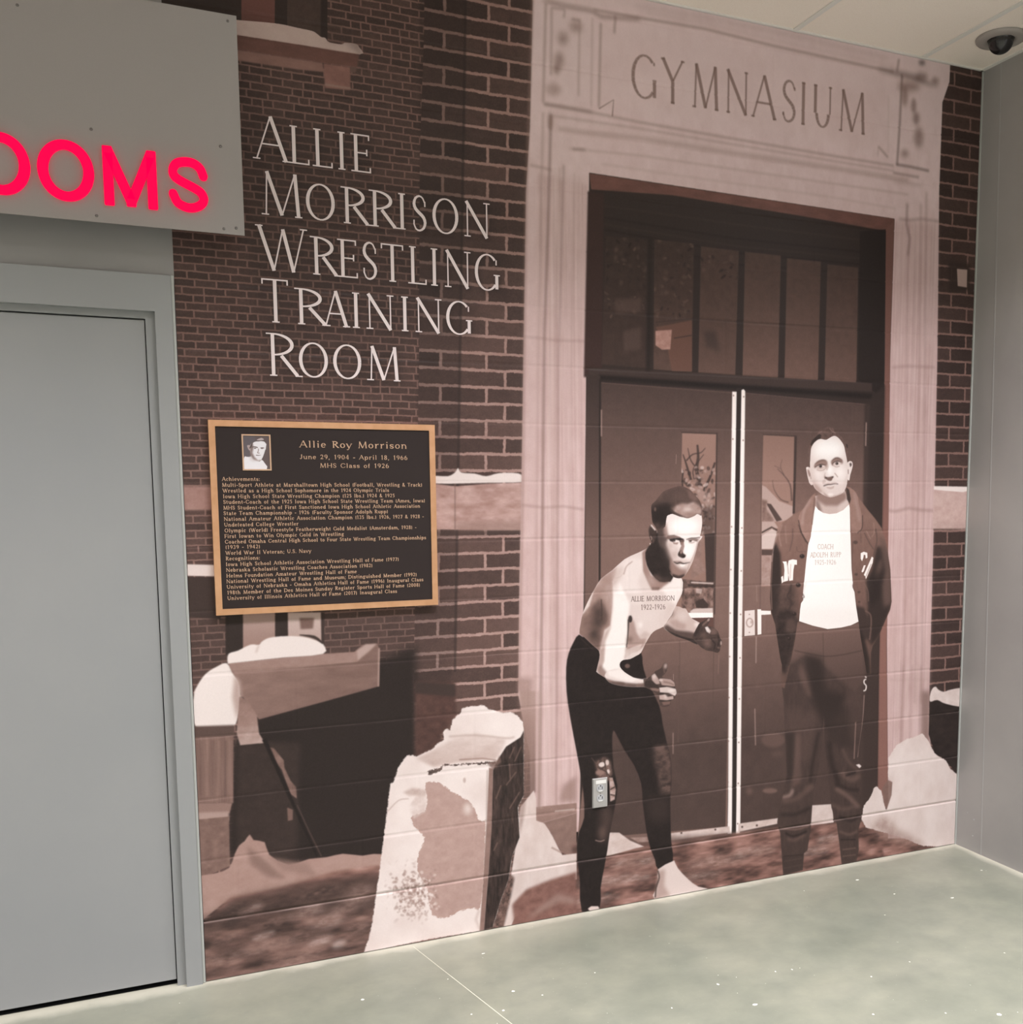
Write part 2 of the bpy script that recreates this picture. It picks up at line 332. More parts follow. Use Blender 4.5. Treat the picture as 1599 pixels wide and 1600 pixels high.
def mural_print():
    p = Print(0, XR, 0, H, .0014)
    # --- brickwork
    wall = [(180,-150),(900,-150),(900,1600),(180,1640)]
    p.bricks(wall, .0095, .02325, .0050, 72, 112, bl=.0625, off=.024, var=7, seed=11, gf=lambda X, Z: np.clip((1.9-Z)*12, -3, 9)+2)
    pil = [(664,-120),(663,40),(656,250),(655,560),(649,900),(646,1150),(900,1150),(900,-120)]
    zz = at(760, 33)[2]; ch = (at(760, 33)[2]-at(760, 1090)[2])/round((at(760, 33)[2]-at(760, 1090)[2])/((at(760, 33)[2]-at(760, 309)[2])/10))
    JA = [(764,0,757,1100), (695,0,683,1100)]; JB = [(796,0,784,1100)]
    p.bricks(pil, zz, ch, .0100, 74, 146, joints=(JA, JB), var=11, seed=21, gf=lambda X, Z: np.clip((2.3-Z)*6, -4, 8))
    p.poly([(655,-60),(727,-60),(727,160),(720,500),(713,1000),(700,1100),(646,1100),(650,900),(656,250)], 36, 2, a=.26)
    for a, b in (((728,-20),(711,1050)),): p.stroke([a, b], 4, 46, 1.6, a=.55)
    right = [(1466,90),(1560,90),(1530,1330),(1440,1330)]
    zr = at(1490, 134.6)[2]; cr = (zr-at(1490, 353)[2])/10
    p.bricks(right, zr, cr, .0085, 66, 120, joints=([(1492,130,1478,1000)], [(1518,130,1500,1000)]), var=8, seed=31)
    # --- window over the snowy ledge, top left
    p.fr(360, 0, 6.66)
    p.poly([(-800,-900),(1010,-900),(1010,430),(800,420),(60,260),(-800,120)], 52)
    p.poly([(115,-900),(470,-900),(462,300),(115,250)], (100,-200,100,100,200,88), rgb=(1.05,.9,.9))
    p.poly([(600,-900),(950,-900),(950,430),(590,350)], 70, n=4)
    p.poly([(950,-900),(1000,-900),(1005,430),(940,430)], 50, 6)
    p.poly([(-200,170),(40,205),(470,243),(700,290),(850,322),(900,350),(945,385),(990,395),(1030,440),(1160,462),(1190,445),(1300,455),(1340,490),(1345,568),(800,480),(380,415),(60,365),(-200,340)], 178, 2, sm=3, n=3)
    p.poly([(-200,340),(60,365),(800,480),(1345,568),(1320,700),(1240,690),(960,655),(60,515),(-200,470)], (0,400,92,0,700,104), 5, n=6, nsx=30, rgb=(1.04,.93,.92))
    p.poly([(-200,480),(60,515),(960,655),(975,750),(720,725),(60,628),(-200,590)], 128, 5, n=8, nsx=40, rgb=(1,.95,.95))
    p.poly([(970,660),(1250,700),(1250,940),(985,915)], 122, 6, n=8, rgb=(1.03,.94,.94))
    p.stroke([(985,880),(1250,920)], 22, 138, 6); p.poly([(1250,690),(1320,700),(1300,760),(1250,750)], 96, 4)
    p.poly([(1010,140),(1345,450),(1420,700),(1350,780),(1340,560),(1200,440),(1010,430)], 60, 30, a=.3)
    LAB['printed_window_ledge'] = [p.px([(60,205),(470,243),(850,322),(1030,440),(1340,480),(1340,700),(1250,940),(985,915),(960,750),(60,628)])]
    # --- soft dark halo behind the title
    p.fr(0, 0, 1)
    for (fr, rows, big, sml, base) in TITLE:
        p.fr(*fr); x0, x1 = rows[0][1], rows[-1][2]
        p.poly([(x0-50, base(x0)-290), (x1+30, base(x1)-250), (x1+40, base(x1)+40), (x0-50, base(x0)+50)], 40, 40, a=.2)
    for (fr, rows, big, sml, base) in TITLE:
        p.fr(*fr)
        for i, (ch_, x0, x1) in enumerate(rows):
            pen_letters(p, [(ch_, x0+5, x1+6)], lambda x: (big if i == 0 else sml)(x)+7, lambda x: base(x)+7, .10, .05, .10, 22, a=.42, f=5)
    p.fr(0, 0, 1)
    # --- band courses with snow
    p.fr(640, 480, 2.5)
    p.poly([(100,690),(180,700),(300,690),(445,685),(440,872),(300,872),(100,868)], 162, 2.5, n=16, nsx=30, nsy=14, rgb=(1,.95,.95))
    p.poly([(180,840),(440,835),(440,875),(180,875)], 120, 12, a=.5); p.stroke([(178,690),(178,870)], 6, 110, 3, a=.6)
    p.stroke([(100,885),(440,880)], 12, 60, 6, a=.7)
    p.poly([(90,660),(150,660),(178,645),(190,628),(203,646),(255,650),(300,660),(350,648),(425,649),(447,668),(445,683),(300,686),(90,688)], 218, 1.5, sm=3)
    LAB['printed_stone_band'] = [p.px([(60,655),(190,635),(445,650),(440,872),(60,868)])]
    p.fr(0, 0, 1)
    p.poly([(270,760),(345,760),(345,797),(270,797)], 150, 2, n=8, rgb=(1,.94,.94)); p.poly([(270,881),(345,883),(345,901),(270,899)], 212, 1.5)
    p.poly([(270,901),(345,902),(345,968),(270,962)], 60, 1)
    # --- recess, coping and stair at lower left
    p.fr(300, 950, 2.855)
    p.poly([(-60,20),(1000,0),(1000,330),(-60,340)], 55, 30, a=.35)
    p.poly([(150,20),(228,20),(232,200),(150,210)], 48, 2); p.poly([(575,20),(592,20),(590,200),(575,200)], 60, 2)
    p.poly([(228,20),(372,20),(372,180),(228,190)], (300,40,158,300,170,140), 2); p.poly([(372,20),(428,20),(428,150),(372,150)], 50, 2)
    p.poly([(428,20),(575,20),(578,170),(430,160)], (500,40,182,500,150,165), 2); p.poly([(480,45),(545,45),(540,92),(485,95)], 105, 5)
    p.poly([(835,230),(1000,170),(1010,900),(900,1130),(560,1130),(500,1140),(300,1130),(150,1100),(180,600),(300,480)], 42, 18)
    p.poly([(205,610),(320,600),(480,600),(470,1110),(350,1110),(200,1100)], 54, 10, n=4)
    p.poly([(995,330),(1175,330),(1180,480),(1120,560),(1100,620),(995,665)], 74, 8, n=7, rgb=(1.04,.95,.94))
    p.poly([(995,330),(1175,340),(1175,395),(995,380)], 60, 5)
    p.poly([(160,255),(585,205),(725,195),(760,165),(825,158),(837,180),(832,350),(600,415),(300,497),(250,440),(190,320)], (200,230,128,600,420,112), 2.5, n=6, nsx=40)
    p.poly([(160,245),(585,207),(725,197),(765,180),(740,240),(560,258),(190,292)], 142, 4, n=4)
    p.poly([(735,190),(775,162),(825,160),(800,185),(740,235)], 165, 5); p.stroke([(835,180),(832,350)], 8, 150, 4)
    p.poly([(160,245),(163,205),(205,190),(262,163),(298,165),(312,150),(345,133),(420,125),(500,130),(560,148),(586,162),(585,205),(400,222),(180,246)], 226, 2.5, sm=3)
    p.stroke([(480,120),(545,130),(585,158)], [4,14,8], 60, 3, sm=3); p.stroke([(298,168),(285,200)], 8, 195, 5)
    p.poly([(8,395),(22,350),(60,295),(110,262),(155,246),(180,290),(205,330),(215,400),(205,480),(185,528),(110,535),(15,528)], 228, 3, sm=3)
    p.poly([(190,300),(215,330),(222,420),(200,500),(180,400)], 170, 9)
    p.poly([(212,395),(255,420),(290,480),(300,560),(325,602),(215,612),(200,560)], (230,420,125,250,600,165), 3, n=8)
    p.poly([(-40,535),(185,530),(185,870),(-40,870)], 116, 2, n=10, nsy=80, nsx=6); p.poly([(-40,530),(190,522),(190,570),(-40,580)], 84, 5)
    for x, g in ((40,96),(70,136),(95,100),(120,138),(150,90),(172,128)): p.stroke([(x,590),(x-2,840)], 9, g, 5, a=.6)
    p.poly([(-40,870),(180,870),(168,915),(-40,925)], 130, 3); p.poly([(-40,915),(165,908),(165,950),(60,960),(-40,1000)], 158, 5)
    p.poly([(-40,950),(165,930),(170,1150),(60,1200),(-40,1380)], 112, 4, n=10)
    p.poly([(330,620),(365,625),(410,680),(412,710),(440,770),(465,800),(468,850),(440,830),(400,720),(350,660)], 112, 4, n=14); p.poly([(425,890),(450,900),(450,945),(428,950)], 105, 3)
    p.stroke([(322,585),(445,860),(560,1110)], [20,16,9], 34, 2); p.stroke([(470,880),(520,990),(578,1108)], 4, 82, 1.5)
    p.poly([(165,1160),(190,1100),(210,1060),(235,1040),(258,1010),(275,1035),(325,1045),(345,1100),(430,1145),(520,1120),(600,1112),(672,1096),(760,1105),(850,1098),(850,1180),(650,1190),(460,1245),(380,1262),(180,1300),(100,1350),(-40,1440),(-40,1230),(100,1185)], 155, 4, sm=2, n=4, nsy=14, nsx=20, rgb=(1.0,.97,.96))
    p.poly([(245,1060),(330,1130),(420,1210),(340,1200),(260,1140)], 118, 10, a=.8); p.poly([(350,1110),(520,1140),(560,1200),(400,1170)], 130, 10, a=.7)
    LAB['printed_snow_ledge'] = [p.px([(0,400),(60,295),(163,205),(345,133),(586,162),(725,195),(835,165),(832,350),(600,415),(300,497),(325,602),(215,612),(185,528),(0,530)])]
    # --- trampled ground
    p.fr(0, 0, 1)
    gd = [(300,1460),(360,1402),(440,1386),(520,1362),(590,1352),(800,1400),(850,1310),(905,1325),(1060,1300),(1150,1292),(1350,1283),(1560,1300),(1560,1400),(900,1480),(300,1620)]
    p.poly(gd, 104, 2, n=46, nsy=22, nsx=60, rgb=(1.03,.96,.95))
    p.poly([(300,1440),(620,1385),(600,1500),(300,1590)], 88, 10, a=.75, n=44, nsy=18, nsx=60)
    p.poly([(300,1460),(365,1404),(480,1378),(600,1362),(600,1420),(420,1430),(330,1455)], 66, 6, a=.75, n=10, nsx=30)
    for (x, y, rx, ry, g) in ((345,1500,40,9,120),(420,1478,50,8,128),(372,1535,60,8,118),(470,1500,36,9,130),(510,1440,30,9,150),(502,1470,20,6,165),(430,1440,30,6,100),(560,1400,26,14,130),(535,1422,26,8,118),(392,1420,22,5,150),(480,1425,30,7,140),(350,1470,26,6,90),(560,1450,22,8,110),(440,1500,34,7,104),(530,1475,12,5,185),(412,1462,20,4,160),(345,1545,26,8,128),(500,1395,40,6,76),(470,1465,30,8,84),(365,1425,30,8,70)):
        p.blob(x, y, rx, ry, g, a=.65, rot=-.3, n=26, nsy=7, nsx=16)
    LAB['printed_ground'] = [np.array(gd)]
    # --- stone door surround
    st = [(834,-60),(828,200),(822,300),(819,500),(815,760),(812,900),(810,1085),(828,1180),(830,1300),(1000,1300),(1000,600),(1300,500),(1385,900),(1388,1310),(1460,1310),(1452,1100),(1460,800),(1465,560),(1468,300),(1473,160),(1484,128),(1486,80),(1240,-60)]
    p.poly(st, (1000,60,226,1000,600,187), 1, n=5, nsy=30, nsx=20, rgb=(1.0,.955,.975))
    p.poly([(838,-60),(925,-60),(905,1290),(815,1290)], 215, 30, a=.10)
    for y in range(-40, 0): pass
    for q, gg in (([(836,270),(916,290),(914,560),(905,1280),(832,1280),(838,600)], 190), ([(1398,346),(1466,350),(1462,600),(1452,1100),(1440,1200),(1388,1240),(1390,600)], 186)):
        p.poly(q, gg, 4, a=.5, n=22, nsy=420, nsx=6, rgb=(1,.955,.975)); p.poly(q, gg, 4, a=.25, n=22, nsy=60, nsx=24, rgb=(1,.955,.975))
    p.poly([(936,36),(1390,118),(1388,240),(936,168)], 214, 8, a=.35, n=14, nsy=90, nsx=120, rgb=(1,.955,.97))
    V = lambda P, w, g, a=.8, f=1.2: p.stroke(P, w, g, f*1.7, a=a*.78)
    V([(833,-20),(822,320),(817,760),(811,1080)], 3.5, 135, .8); V([(853,5),(849,160)], 3, 132, .7); V([(849,175),(842,500),(836,1100),(832,1270)], 3, 150, .6)
    V([(861,180),(857,340),(851,520),(845,1100),(842,1285)], 3, 105, .85); V([(868,260),(858,700),(853,1280)], 2.5, 205, .5); V([(881,258),(873,560),(871,960),(869,1280)], 2.2, 118, .75)
    V([(898,270),(893,560),(888,1100)], 2, 160, .5); V([(905,276),(902,560),(899,960)], 2, 168, .4); V([(875,262),(868,560),(862,1270)], 4, 158, .4)
    V([(828,258),(848,262),(862,266)], 3, 128, .6); V([(818,526),(850,529),(868,532),(914,533)], 2, 130, .7); V([(815,789),(850,793),(880,791),(912,796)], 2.4, 130, .75); V([(812,1056),(900,1060)], 2, 150, .4)
    V([(862,12),(862,60),(861,118)], 2.5, 118, .6); V([(862,12),(883,15),(881,28)], 2.5, 112, .7); V([(906,32),(904,150)], 2, 138, .7); V([(893,30),(907,32)], 3, 118, .7); V([(939,36),(936,168)], 2.4, 118, .8); V([(926,28),(924,168)], 2, 140, .5)
    V([(850,0),(880,8),(926,17),(940,26),(1000,30)], 5, 108, .75, 2); V([(928,15),(1000,28),(1101,45),(1206,71),(1330,98),(1397,112)], 3, 118, .75); V([(990,8),(1101,28),(1240,56),(1390,92)], 5, 135, .35, 3); V([(1010,20),(1101,38),(1206,62),(1397,104)], 5, 175, .35, 2)
    V([(962,24),(960,52)], 2.4, 115, .8); V([(936,170),(959,156),(957,182)], 2.2, 115, .8, .8); V([(1373,229),(1388,246)], 2.4, 118, .75); V([(1373,229),(1372,244)], 1.6, 135, .5); V([(1389,150),(1388,240)], 2, 185, .5)
    V([(850,163),(872,166),(926,176),(1000,191),(1124,213),(1311,245),(1397,259)], 3, 128, .65); V([(850,162),(926,175)], 4, 112, .6, 1.5)
    V([(861,181),(885,184),(1000,201),(1124,222),(1311,253),(1397,267)], 2.4, 132, .55); V([(872,201),(905,206),(1000,216),(1124,236),(1311,264),(1420,282)], 5, 135, .6, 2); V([(890,232),(1000,243),(1200,272),(1420,304)], 2.2, 150, .6); V([(895,233),(915,234)], 4, 120, .6)
    V([(940,256),(1100,280),(1300,308),(1400,326)], 2, 165, .6); V([(905,190),(1000,209),(1397,275)], 3, 195, .35)
    V([(1410,116),(1406,200),(1402,258)], 2.4, 86, .8); V([(1372,108),(1400,114),(1425,120),(1450,130),(1466,134)], [3,7,9,5,3], 84, .7, 2.5); V([(1401,257),(1420,260),(1452,267)], 3.4, 86, .8); V([(1396,270),(1436,277)], 3, 104, .7); V([(1396,284),(1440,290)], 3, 120, .5, 2)
    V([(1405,92),(1402,112)], 3, 100, .6)
    for (x, y, rx, ry, g) in ((1414,150,5,16,120),(1428,165,4,12,120),(1420,135,18,8,118),(1432,185,5,10,108),(1436,215,7,16,112),(1414,240,6,6,120),(1441,98,5,4,60),(1440,120,10,6,100),(1462,126,6,5,120),(880,60,8,10,125),(874,95,7,14,128),(870,108,5,8,128),(865,140,12,8,138),(860,190,4,14,130),(900,42,10,8,130)):
        p.blob(x, y, rx, ry, g, a=.6, n=8)
    V([(1418,318),(1417,350),(1422,372),(1419,400)], 2.8, 98, .75); V([(1419,400),(1417,640),(1414,1000),(1405,1280)], 2, 140, .6); V([(1405,342),(1422,344),(1440,342),(1468,346)], 2.6, 105, .75)
    V([(1439,318),(1437,560),(1430,1100)], 2.4, 140, .6); V([(1448,300),(1445,640),(1440,1100)], 2.2, 130, .6); V([(1430,345),(1428,560),(1424,1060)], 2, 150, .45); V([(1408,345),(1404,640),(1398,1060)], 2, 170, .4); V([(1458,300),(1456,700)], 2, 200, .4)
    V([(1394,574),(1420,572),(1461,574)], 2.4, 125, .7); V([(1380,797),(1400,799),(1420,794),(1440,797),(1460,798)], 3.2, 128, .75); V([(1386,1062),(1452,1062)], 2, 150, .4)
    for x in range(7): V([(1405+7*x, 1040), (1398+7*x, 1240)], 2.5, 130 if x % 2 else 190, .35)
    p.poly([(1440,1080),(1454,1080),(1452,1210),(1440,1190)], 104, 4, a=.7); p.poly([(810,1060),(832,1060),(830,1200),(815,1180)], 128, 4, a=.6, n=10)
    # jamb foot, left
    p.fr(560, 1080, 3.809)
    p.poly([(1055,690),(1300,665),(1300,725),(1100,782),(1052,775)], 132, 4, n=6); p.stroke([(1170,715),(1290,702)], 10, 175, 4); p.poly([(1100,782),(1300,725),(1300,1000),(1210,960),(1150,850)], 122, 4, n=6); p.poly([(1060,0),(1090,0),(1098,700),(1055,700)], 160, 6, a=.4)
    p.poly([(960,0),(1055,0),(1055,600),(985,640),(985,240)], (1000,100,150,1010,560,100), 6, a=.75)
    p.poly([(1220,560),(1300,500),(1300,660),(1190,660)], 130, 16, a=.7)
    LAB['printed_stone_doorway'] = [np.array([(834,-60),(822,300),(817,560),(811,1085),(828,1180),(832,1290),(905,1310),(912,960),(917,560),(921,270),(1398,342),(1390,640),(1386,1010),(1386,1240),(1440,1200),(1452,1100),(1460,800),(1465,560),(1468,300),(1473,160),(1484,128),(1486,80),(1240,-60)])]
    # engraved lintel word
    p.fr(970, 60, 4)
    gym = [('G',62,228),('Y',248,402),('M',438,622),('N',652,800),('A',818,972),('S',1003,1098),('I',1122,1158),('U',1193,1328),('M',1352,1538)]
    pen_letters(p, gym, lambda x: 98+.176*(x-140), lambda x: 378+.162*(x-140), .085, .045, .05, 112, a=.72, f=1.2)
    # --- doors inside the opening
    p.fr(0, 0, 1)
    opn = [(921,270),(1398,342),(1391,560),(1388,800),(1386,1010),(1387,1265),(1345,1290),(905,1325),(912,960),(917,560)]
    p.poly(opn, 50, .6)
    p.poly([(1384,345),(1398,343),(1391,560),(1389,800),(1386,1010),(1388,1262),(1371,1262),(1374,1040),(1379,800),(1383,560)], (1380,400,98,1380,1000,118), 1, rgb=(1.04,.94,.93))
    p.poly([(921,271),(1398,342),(1386,361),(1250,337),(1050,305),(924,296)], 98, 1.5, n=7, nsx=40, rgb=(1.04,.92,.91))
    p.fr(900, 280, 3.198)
    for y in (90,165,205,240,300): p.stroke([(140,60+y*.8),(800,y*.95+140),(1500,y*.8+240)], 8, 62 if y in (90,205) else 34, 5, a=.6)
    p.poly([(60,60),(140,70),(130,980),(40,990)], 55, 6, rgb=(1.05,.95,.95)); p.poly([(1420,260),(1550,250),(1540,1100),(1410,1000)], 40, 4)
    panes = [[(150,285),(370,300),(360,945),(130,925)],[(392,300),(590,322),(580,965),(388,950)],[(625,335),(815,358),(797,983),(612,967)],[(845,362),(1025,382),(1010,1002),(833,987)],[(1055,395),(1225,412),(1210,1012),(1043,1003)],[(1257,425),(1412,442),(1402,1022),(1243,1015)]]
    for i, q in enumerate(panes): p.poly(q, (600,400,[56,62,72,76,76,72][i],600,980,[62,84,90,98,98,92][i]), 1.5, n=3, rgb=(1.01,.985,.965))
    for i, q in enumerate(panes[:2]+[[(625,380),(815,380),(815,520),(625,520)]]):
        p.setclip([q])
        rs = np.random.RandomState(5+i)
        for _ in range(150 if i < 2 else 40):
            x, y = rs.uniform(150, 590) if i < 2 else rs.uniform(625, 815), rs.uniform(290, 700 if i < 2 else 500)
            p.blob(x, y, rs.uniform(5, 16), rs.uniform(4, 12), rs.uniform(36, 100), a=.6, rot=rs.uniform(0, 3))
    p.setclip()
    p.poly([(190,600),(330,590),(325,670),(200,670)], 82, 10, a=.7); p.poly([(235,760),(325,740),(325,850),(240,860)], 78, 8, a=.8)
    p.poly([(400,740),(580,705),(580,960),(480,960),(460,850)], 92, 4, a=.9, rgb=(1.05,.95,.9)); p.poly([(398,758),(480,752),(472,850),(430,852),(398,830)], 152, 4, n=14, rgb=(1.04,.95,.93)); p.stroke([(400,715),(600,695),(800,712),(1410,745)], 4, 44, 3, a=.4); p.stroke([(490,795),(580,780)], 5, 60, 3)
    for q in ([(640,760),(700,760),(720,860),(650,840)],): p.poly(q, 58, 14, a=.7)
    p.poly([(70,940),(600,965),(1480,1020),(1480,1060),(820,1030),(60,985)], 60, 4)
    p.stroke([(115,990),(830,1040),(1480,1085)], 26, 34, 6)
    p.stroke([(370,290),(360,960)], 20, 42, 6)
    p.fr(860, 560, 4)
    p.poly([(225,100),(312,110),(310,1600),(215,1600)], (260,150,56,260,1100,98), 2)
    p.poly([(316,150),(1140,205),(1105,3100),(150,3200),(310,1600)], (700,200,70,700,1050,110), 1.5)
    p.fr(0, 0, 1)
    for (a, b) in (((939,598),(1146,614)), ((1165,614),(1356,632))):
        p.poly([a, b, (b[0]-7, 1050), (b[0]-12, 1292), (a[0]-20, 1310), (a[0]-8, 1050)], (1000,960,112,1000,1180,72), 1, a=1, n=3, nsy=30, nsx=30)
        p.poly([a, b, (b[0]-5, 960), (a[0]-4, 960)], (1000,610,72,1000,820,110), 1, n=2)
    p.poly([(1352,632),(1383,600),(1379,800),(1373,1050),(1371,1262),(1340,1290)], (1350,700,50,1350,1000,60), 2); p.stroke([(1357,632),(1352,800),(1345,1280)], 4, 72, 2, a=.6)
    p.stroke([(938,592),(937,960),(925,1290)], 3, 40, 1); p.stroke([(940,640),(940,682)], 2, 150, .6, a=.8); p.stroke([(1354,660),(1353,697)], 2, 150, .6, a=.8)
    p.stroke([(1146,560),(1140,1292)], 1, 60, 0, a=.0)
    # door glazing
    p.fr(860, 560, 4)
    gl = [(825,465),(1040,472),(1022,1620),(760,1600),(815,900)]
    p.poly(gl, (930,480,134,930,800,126), 1.5, rgb=(1.01,.985,.965)); p.setclip([gl]); rs = np.random.RandomState(3)
    for P, w in (([(940,800),(915,700),(925,620),(920,540)], [26,12]), ([(880,760),(850,660),(830,600)], [16,6]), ([(850,640),(890,600),(940,590),(970,560)], [9,4]), ([(960,830),(1000,740),(1030,650)], [18,12]), ([(930,700),(880,640),(860,560)], [9,4]), ([(900,760),(895,690),(960,600)], [8,4]), ([(830,700),(825,780),(840,900)], [14,10])):
        p.stroke(P, w, 58, 2, sm=3, a=.85)
    for _ in range(150):
        x, y = rs.uniform(820, 1035), rs.uniform(680, 1100)
        p.blob(x, y, rs.uniform(5, 20), rs.uniform(4, 11), rs.choice([55, 70, 160, 185, 130]), a=.7, rot=rs.uniform(0, 3), f=3)
    p.poly([(900,800),(1000,850),(1020,900),(990,930),(930,880)], 160, 8, a=.5); p.poly([(950,930),(1030,920),(1030,1100),(950,1100)], 62, 14, a=.6)
    p.poly([(965,1100),(1030,1090),(1025,1400),(975,1400)], 60, 3); p.poly([(900,1120),(960,1110),(940,1250),(970,1330),(880,1380)], 128, 8, n=12)
    p.poly([(820,1380),(1030,1400),(1030,1560),(820,1560)], 88, 4, n=26, nsy=10, nsx=10); p.stroke([(880,1400),(1020,1407)], 8, 195, 2); p.stroke([(860,1418),(1020,1424)], 14, 62, 2)
    p.setclip()
    p.stroke([(820,462),(1040,470)], 7, 64, 1.5); p.stroke([(1042,465),(1036,900),(1026,1600)], 9, 66, 2); p.poly([(1026,1380),(1050,1380),(1045,1600),(1020,1600)], 92, 3, a=0)
    p.stroke([(788,600),(786,660)], 3, 150, 1, a=.7)
    p.fr(960, 910, 7.268)
    p.poly([(800,60),(1125,70),(1120,330),(870,350),(790,250)], 110, 4, n=34, nsy=14, nsx=12); p.poly([(920,220),(1010,180),(1070,250),(1060,300),(930,290)], 62, 6); p.poly([(930,70),(1000,75),(990,130),(930,120)], 185, 6, a=.7)
    p.poly([(860,330),(900,300),(1120,290),(1120,345),(870,350)], 190, 8); p.poly([(840,345),(1122,343),(1122,398),(865,404)], 250, 1.5)
    p.poly([(870,405),(1130,402),(1130,640),(1000,640),(960,480)], 84, 2, rgb=(1.04,.95,.94))
    p.stroke([(1140,180),(1135,420),(1120,1500)], 8, 78, 3, a=.7); p.stroke([(745,660),(742,1240),(740,1500)], 6, 80, 3, a=.8); p.stroke([(672,1040),(674,1110)], 5, 150, 2, a=.8); p.stroke([(1190,820),(1180,1040)], 6, 140, 3, a=.6)
    # right door glazing
    p.fr(1160, 640, 4)
    g2 = [(132,158),(325,168),(318,500),(310,1100),(120,1105),(125,480)]
    p.poly(g2, (200,160,122,200,460,134), 1.5, rgb=(1.01,.985,.965)); p.setclip([g2])
    for P, w in (([(310,570),(300,470),(260,410),(220,370)], [12,4]), ([(262,410),(240,360),(250,310)], [5,2]), ([(200,350),(240,370)], [3,3]), ([(290,580),(240,560),(200,500),(190,440)], [8,3])): p.stroke(P, w, 84, 1.5, sm=3, a=.8)
    p.poly([(120,470),(150,485),(232,572),(322,606),(322,680),(240,700),(120,700)], 162, 2); p.poly([(150,585),(180,590),(250,690),(215,700)], 76, 3); p.poly([(120,560),(160,570),(150,620),(200,690),(120,760)], 120, 7, n=20)
    p.poly([(120,700),(200,700),(225,740),(180,745),(120,790)], 165, 3); p.poly([(120,790),(185,745),(215,760),(215,870),(120,872)], 186, 3); p.stroke([(120,770),(185,735),(220,755)], 10, 70, 2)
    p.poly([(120,875),(320,880),(320,912),(120,910)], 78, 2); p.poly([(120,912),(200,912),(180,1100),(120,1100)], 148, 3, n=12); p.poly([(120,1110),(180,1110),(170,1250),(115,1250)], 84, 2)
    p.setclip()
    p.stroke([(130,155),(340,166)], 7, 68, 1.5); p.stroke([(335,165),(330,400),(322,650)], 14, 62, 2.5); p.stroke([(122,158),(118,500),(112,1250)], 6, 84, 2, a=.5)
    # push bar, lock, drips
    p.poly([(15,1258),(78,1252),(80,1410),(14,1416)], 214, 1.2, sm=0); t = np.linspace(0, 2*math.pi, 26)
    p.stroke([(47+20*math.cos(a), 1332+27*math.sin(a)) for a in t], 6, 150, 1.5); p.blob(60, 1328, 8, 10, 165); p.blob(45, 1280, 5, 4, 160, f=1); p.blob(45, 1393, 5, 4, 160, f=1)
    p.poly([(95,1248),(118,1248),(118,1256),(178,1258),(180,1280),(120,1283),(120,1403),(96,1408)], 244, 1.2)
    p.stroke([(90,1100),(92,1200)], 4, 150, 2, a=.6); p.stroke([(88,1420),(86,1585)], 5, 170, 2, a=.7)
    # astragal strips and kick edges
    p.fr(0, 0, 1)
    p.poly([(1151,606),(1159,606),(1153,960),(1151,1302),(1143,1302),(1146,960)], 46, .8)
    p.poly([(1144.5,612),(1151.3,612),(1146.2,960),(1144,1290),(1143.5,1303),(1137,1303),(1138,1250),(1139.6,960)], 240, .8)
    p.poly([(1158.8,609.5),(1162,608),(1164.8,611),(1160.2,960),(1157,1290),(1156,1302),(1150.3,1303),(1151,1250),(1153.2,960)], 240, .8)
    for yy in (618, 686, 823, 890, 958, 1026, 1090, 1158, 1222, 1285):
        q = (yy-612)/350; p.blob(1146.5-5.2*q, yy, 1.1, 1.1, 110, f=.5); p.blob(1162.5-5*q, yy+2, 1.1, 1.1, 110, f=.5)
    p.poly([(1040,1303),(1140,1291),(1141,1301),(1045,1314)], 190, 1, n=10); p.poly([(1154,1287),(1225,1277),(1225,1285),(1154,1300)], 192, 1, n=10)
    for x in (1065, 1118, 1160, 1183): p.blob(x, 1298-(x-1100)*.1, 1.6, 1.6, 80, f=.6)
    p.stroke([(1040,1318),(1140,1305),(1200,1300)], [8,5,3], 150, 3, a=.6, n=14)
    p.stroke([(1061,1040),(1060,1160)], 2, 84, 1, a=.6); p.stroke([(1052,1145),(1052,1178)], 1.4, 150, .6, a=.7)
    p.fr(1060, 1060, 2.963)
    p.stroke([(355,140),(358,310)], 5, 150, 1.5, a=.7); p.blob(440, 285, 55, 34, 92, a=.8, f=6); p.blob(460, 350, 30, 12, 84, a=.7); p.blob(425, 520, 34, 12, 108, a=.8, f=4); p.blob(330, 522, 14, 16, 104, a=.7)
    p.poly([(612,588),(712,582),(720,662),(612,678)], 198, 2, n=6); p.stroke([(612,680),(720,664)], 5, 236, 1.5)
    LAB['printed_double_door'] = [np.array([(917,560),(1391,590),(1388,1240),(1345,1285),(905,1318),(912,960)])]
    LAB['printed_transom_window'] = [np.array([(921,271),(1398,342),(1391,590),(917,575)])]
    # ground and drifted snow in front of the doors
    p.fr(0, 0, 1)
    p.poly([(895,1318),(1045,1315),(1142,1303),(1225,1292),(1371,1281),(1373,1300),(1400,1420),(895,1460)], 104, 2, n=48, nsy=20, nsx=60, rgb=(1.03,.96,.95))
    p.poly([(895,1318),(960,1310),(1140,1304),(1142,1309),(1000,1322),(895,1332)], 74, 4, a=.6)
    for (x, y, rx, ry, g) in ((960,1375,60,7,150),(930,1405,40,6,140),(1120,1345,50,8,132),(1090,1370,40,7,128),(1180,1330,34,6,140),(1260,1330,40,7,150),(1000,1345,50,7,140),(1300,1310,24,6,150)): p.blob(x, y, rx, ry, g, a=.7, rot=-.12, n=30, nsy=6, nsx=18)
    p.fr(860, 940, 3.2)
    p.poly([(250,1165),(300,1155),(345,1155),(372,1175),(400,1195),(440,1212),(470,1225),(420,1235),(300,1270),(220,1285)], 196, 3, n=10)
    p.poly([(400,1180),(600,1172),(600,1190),(440,1205)], 150, 3, a=.8, n=20)
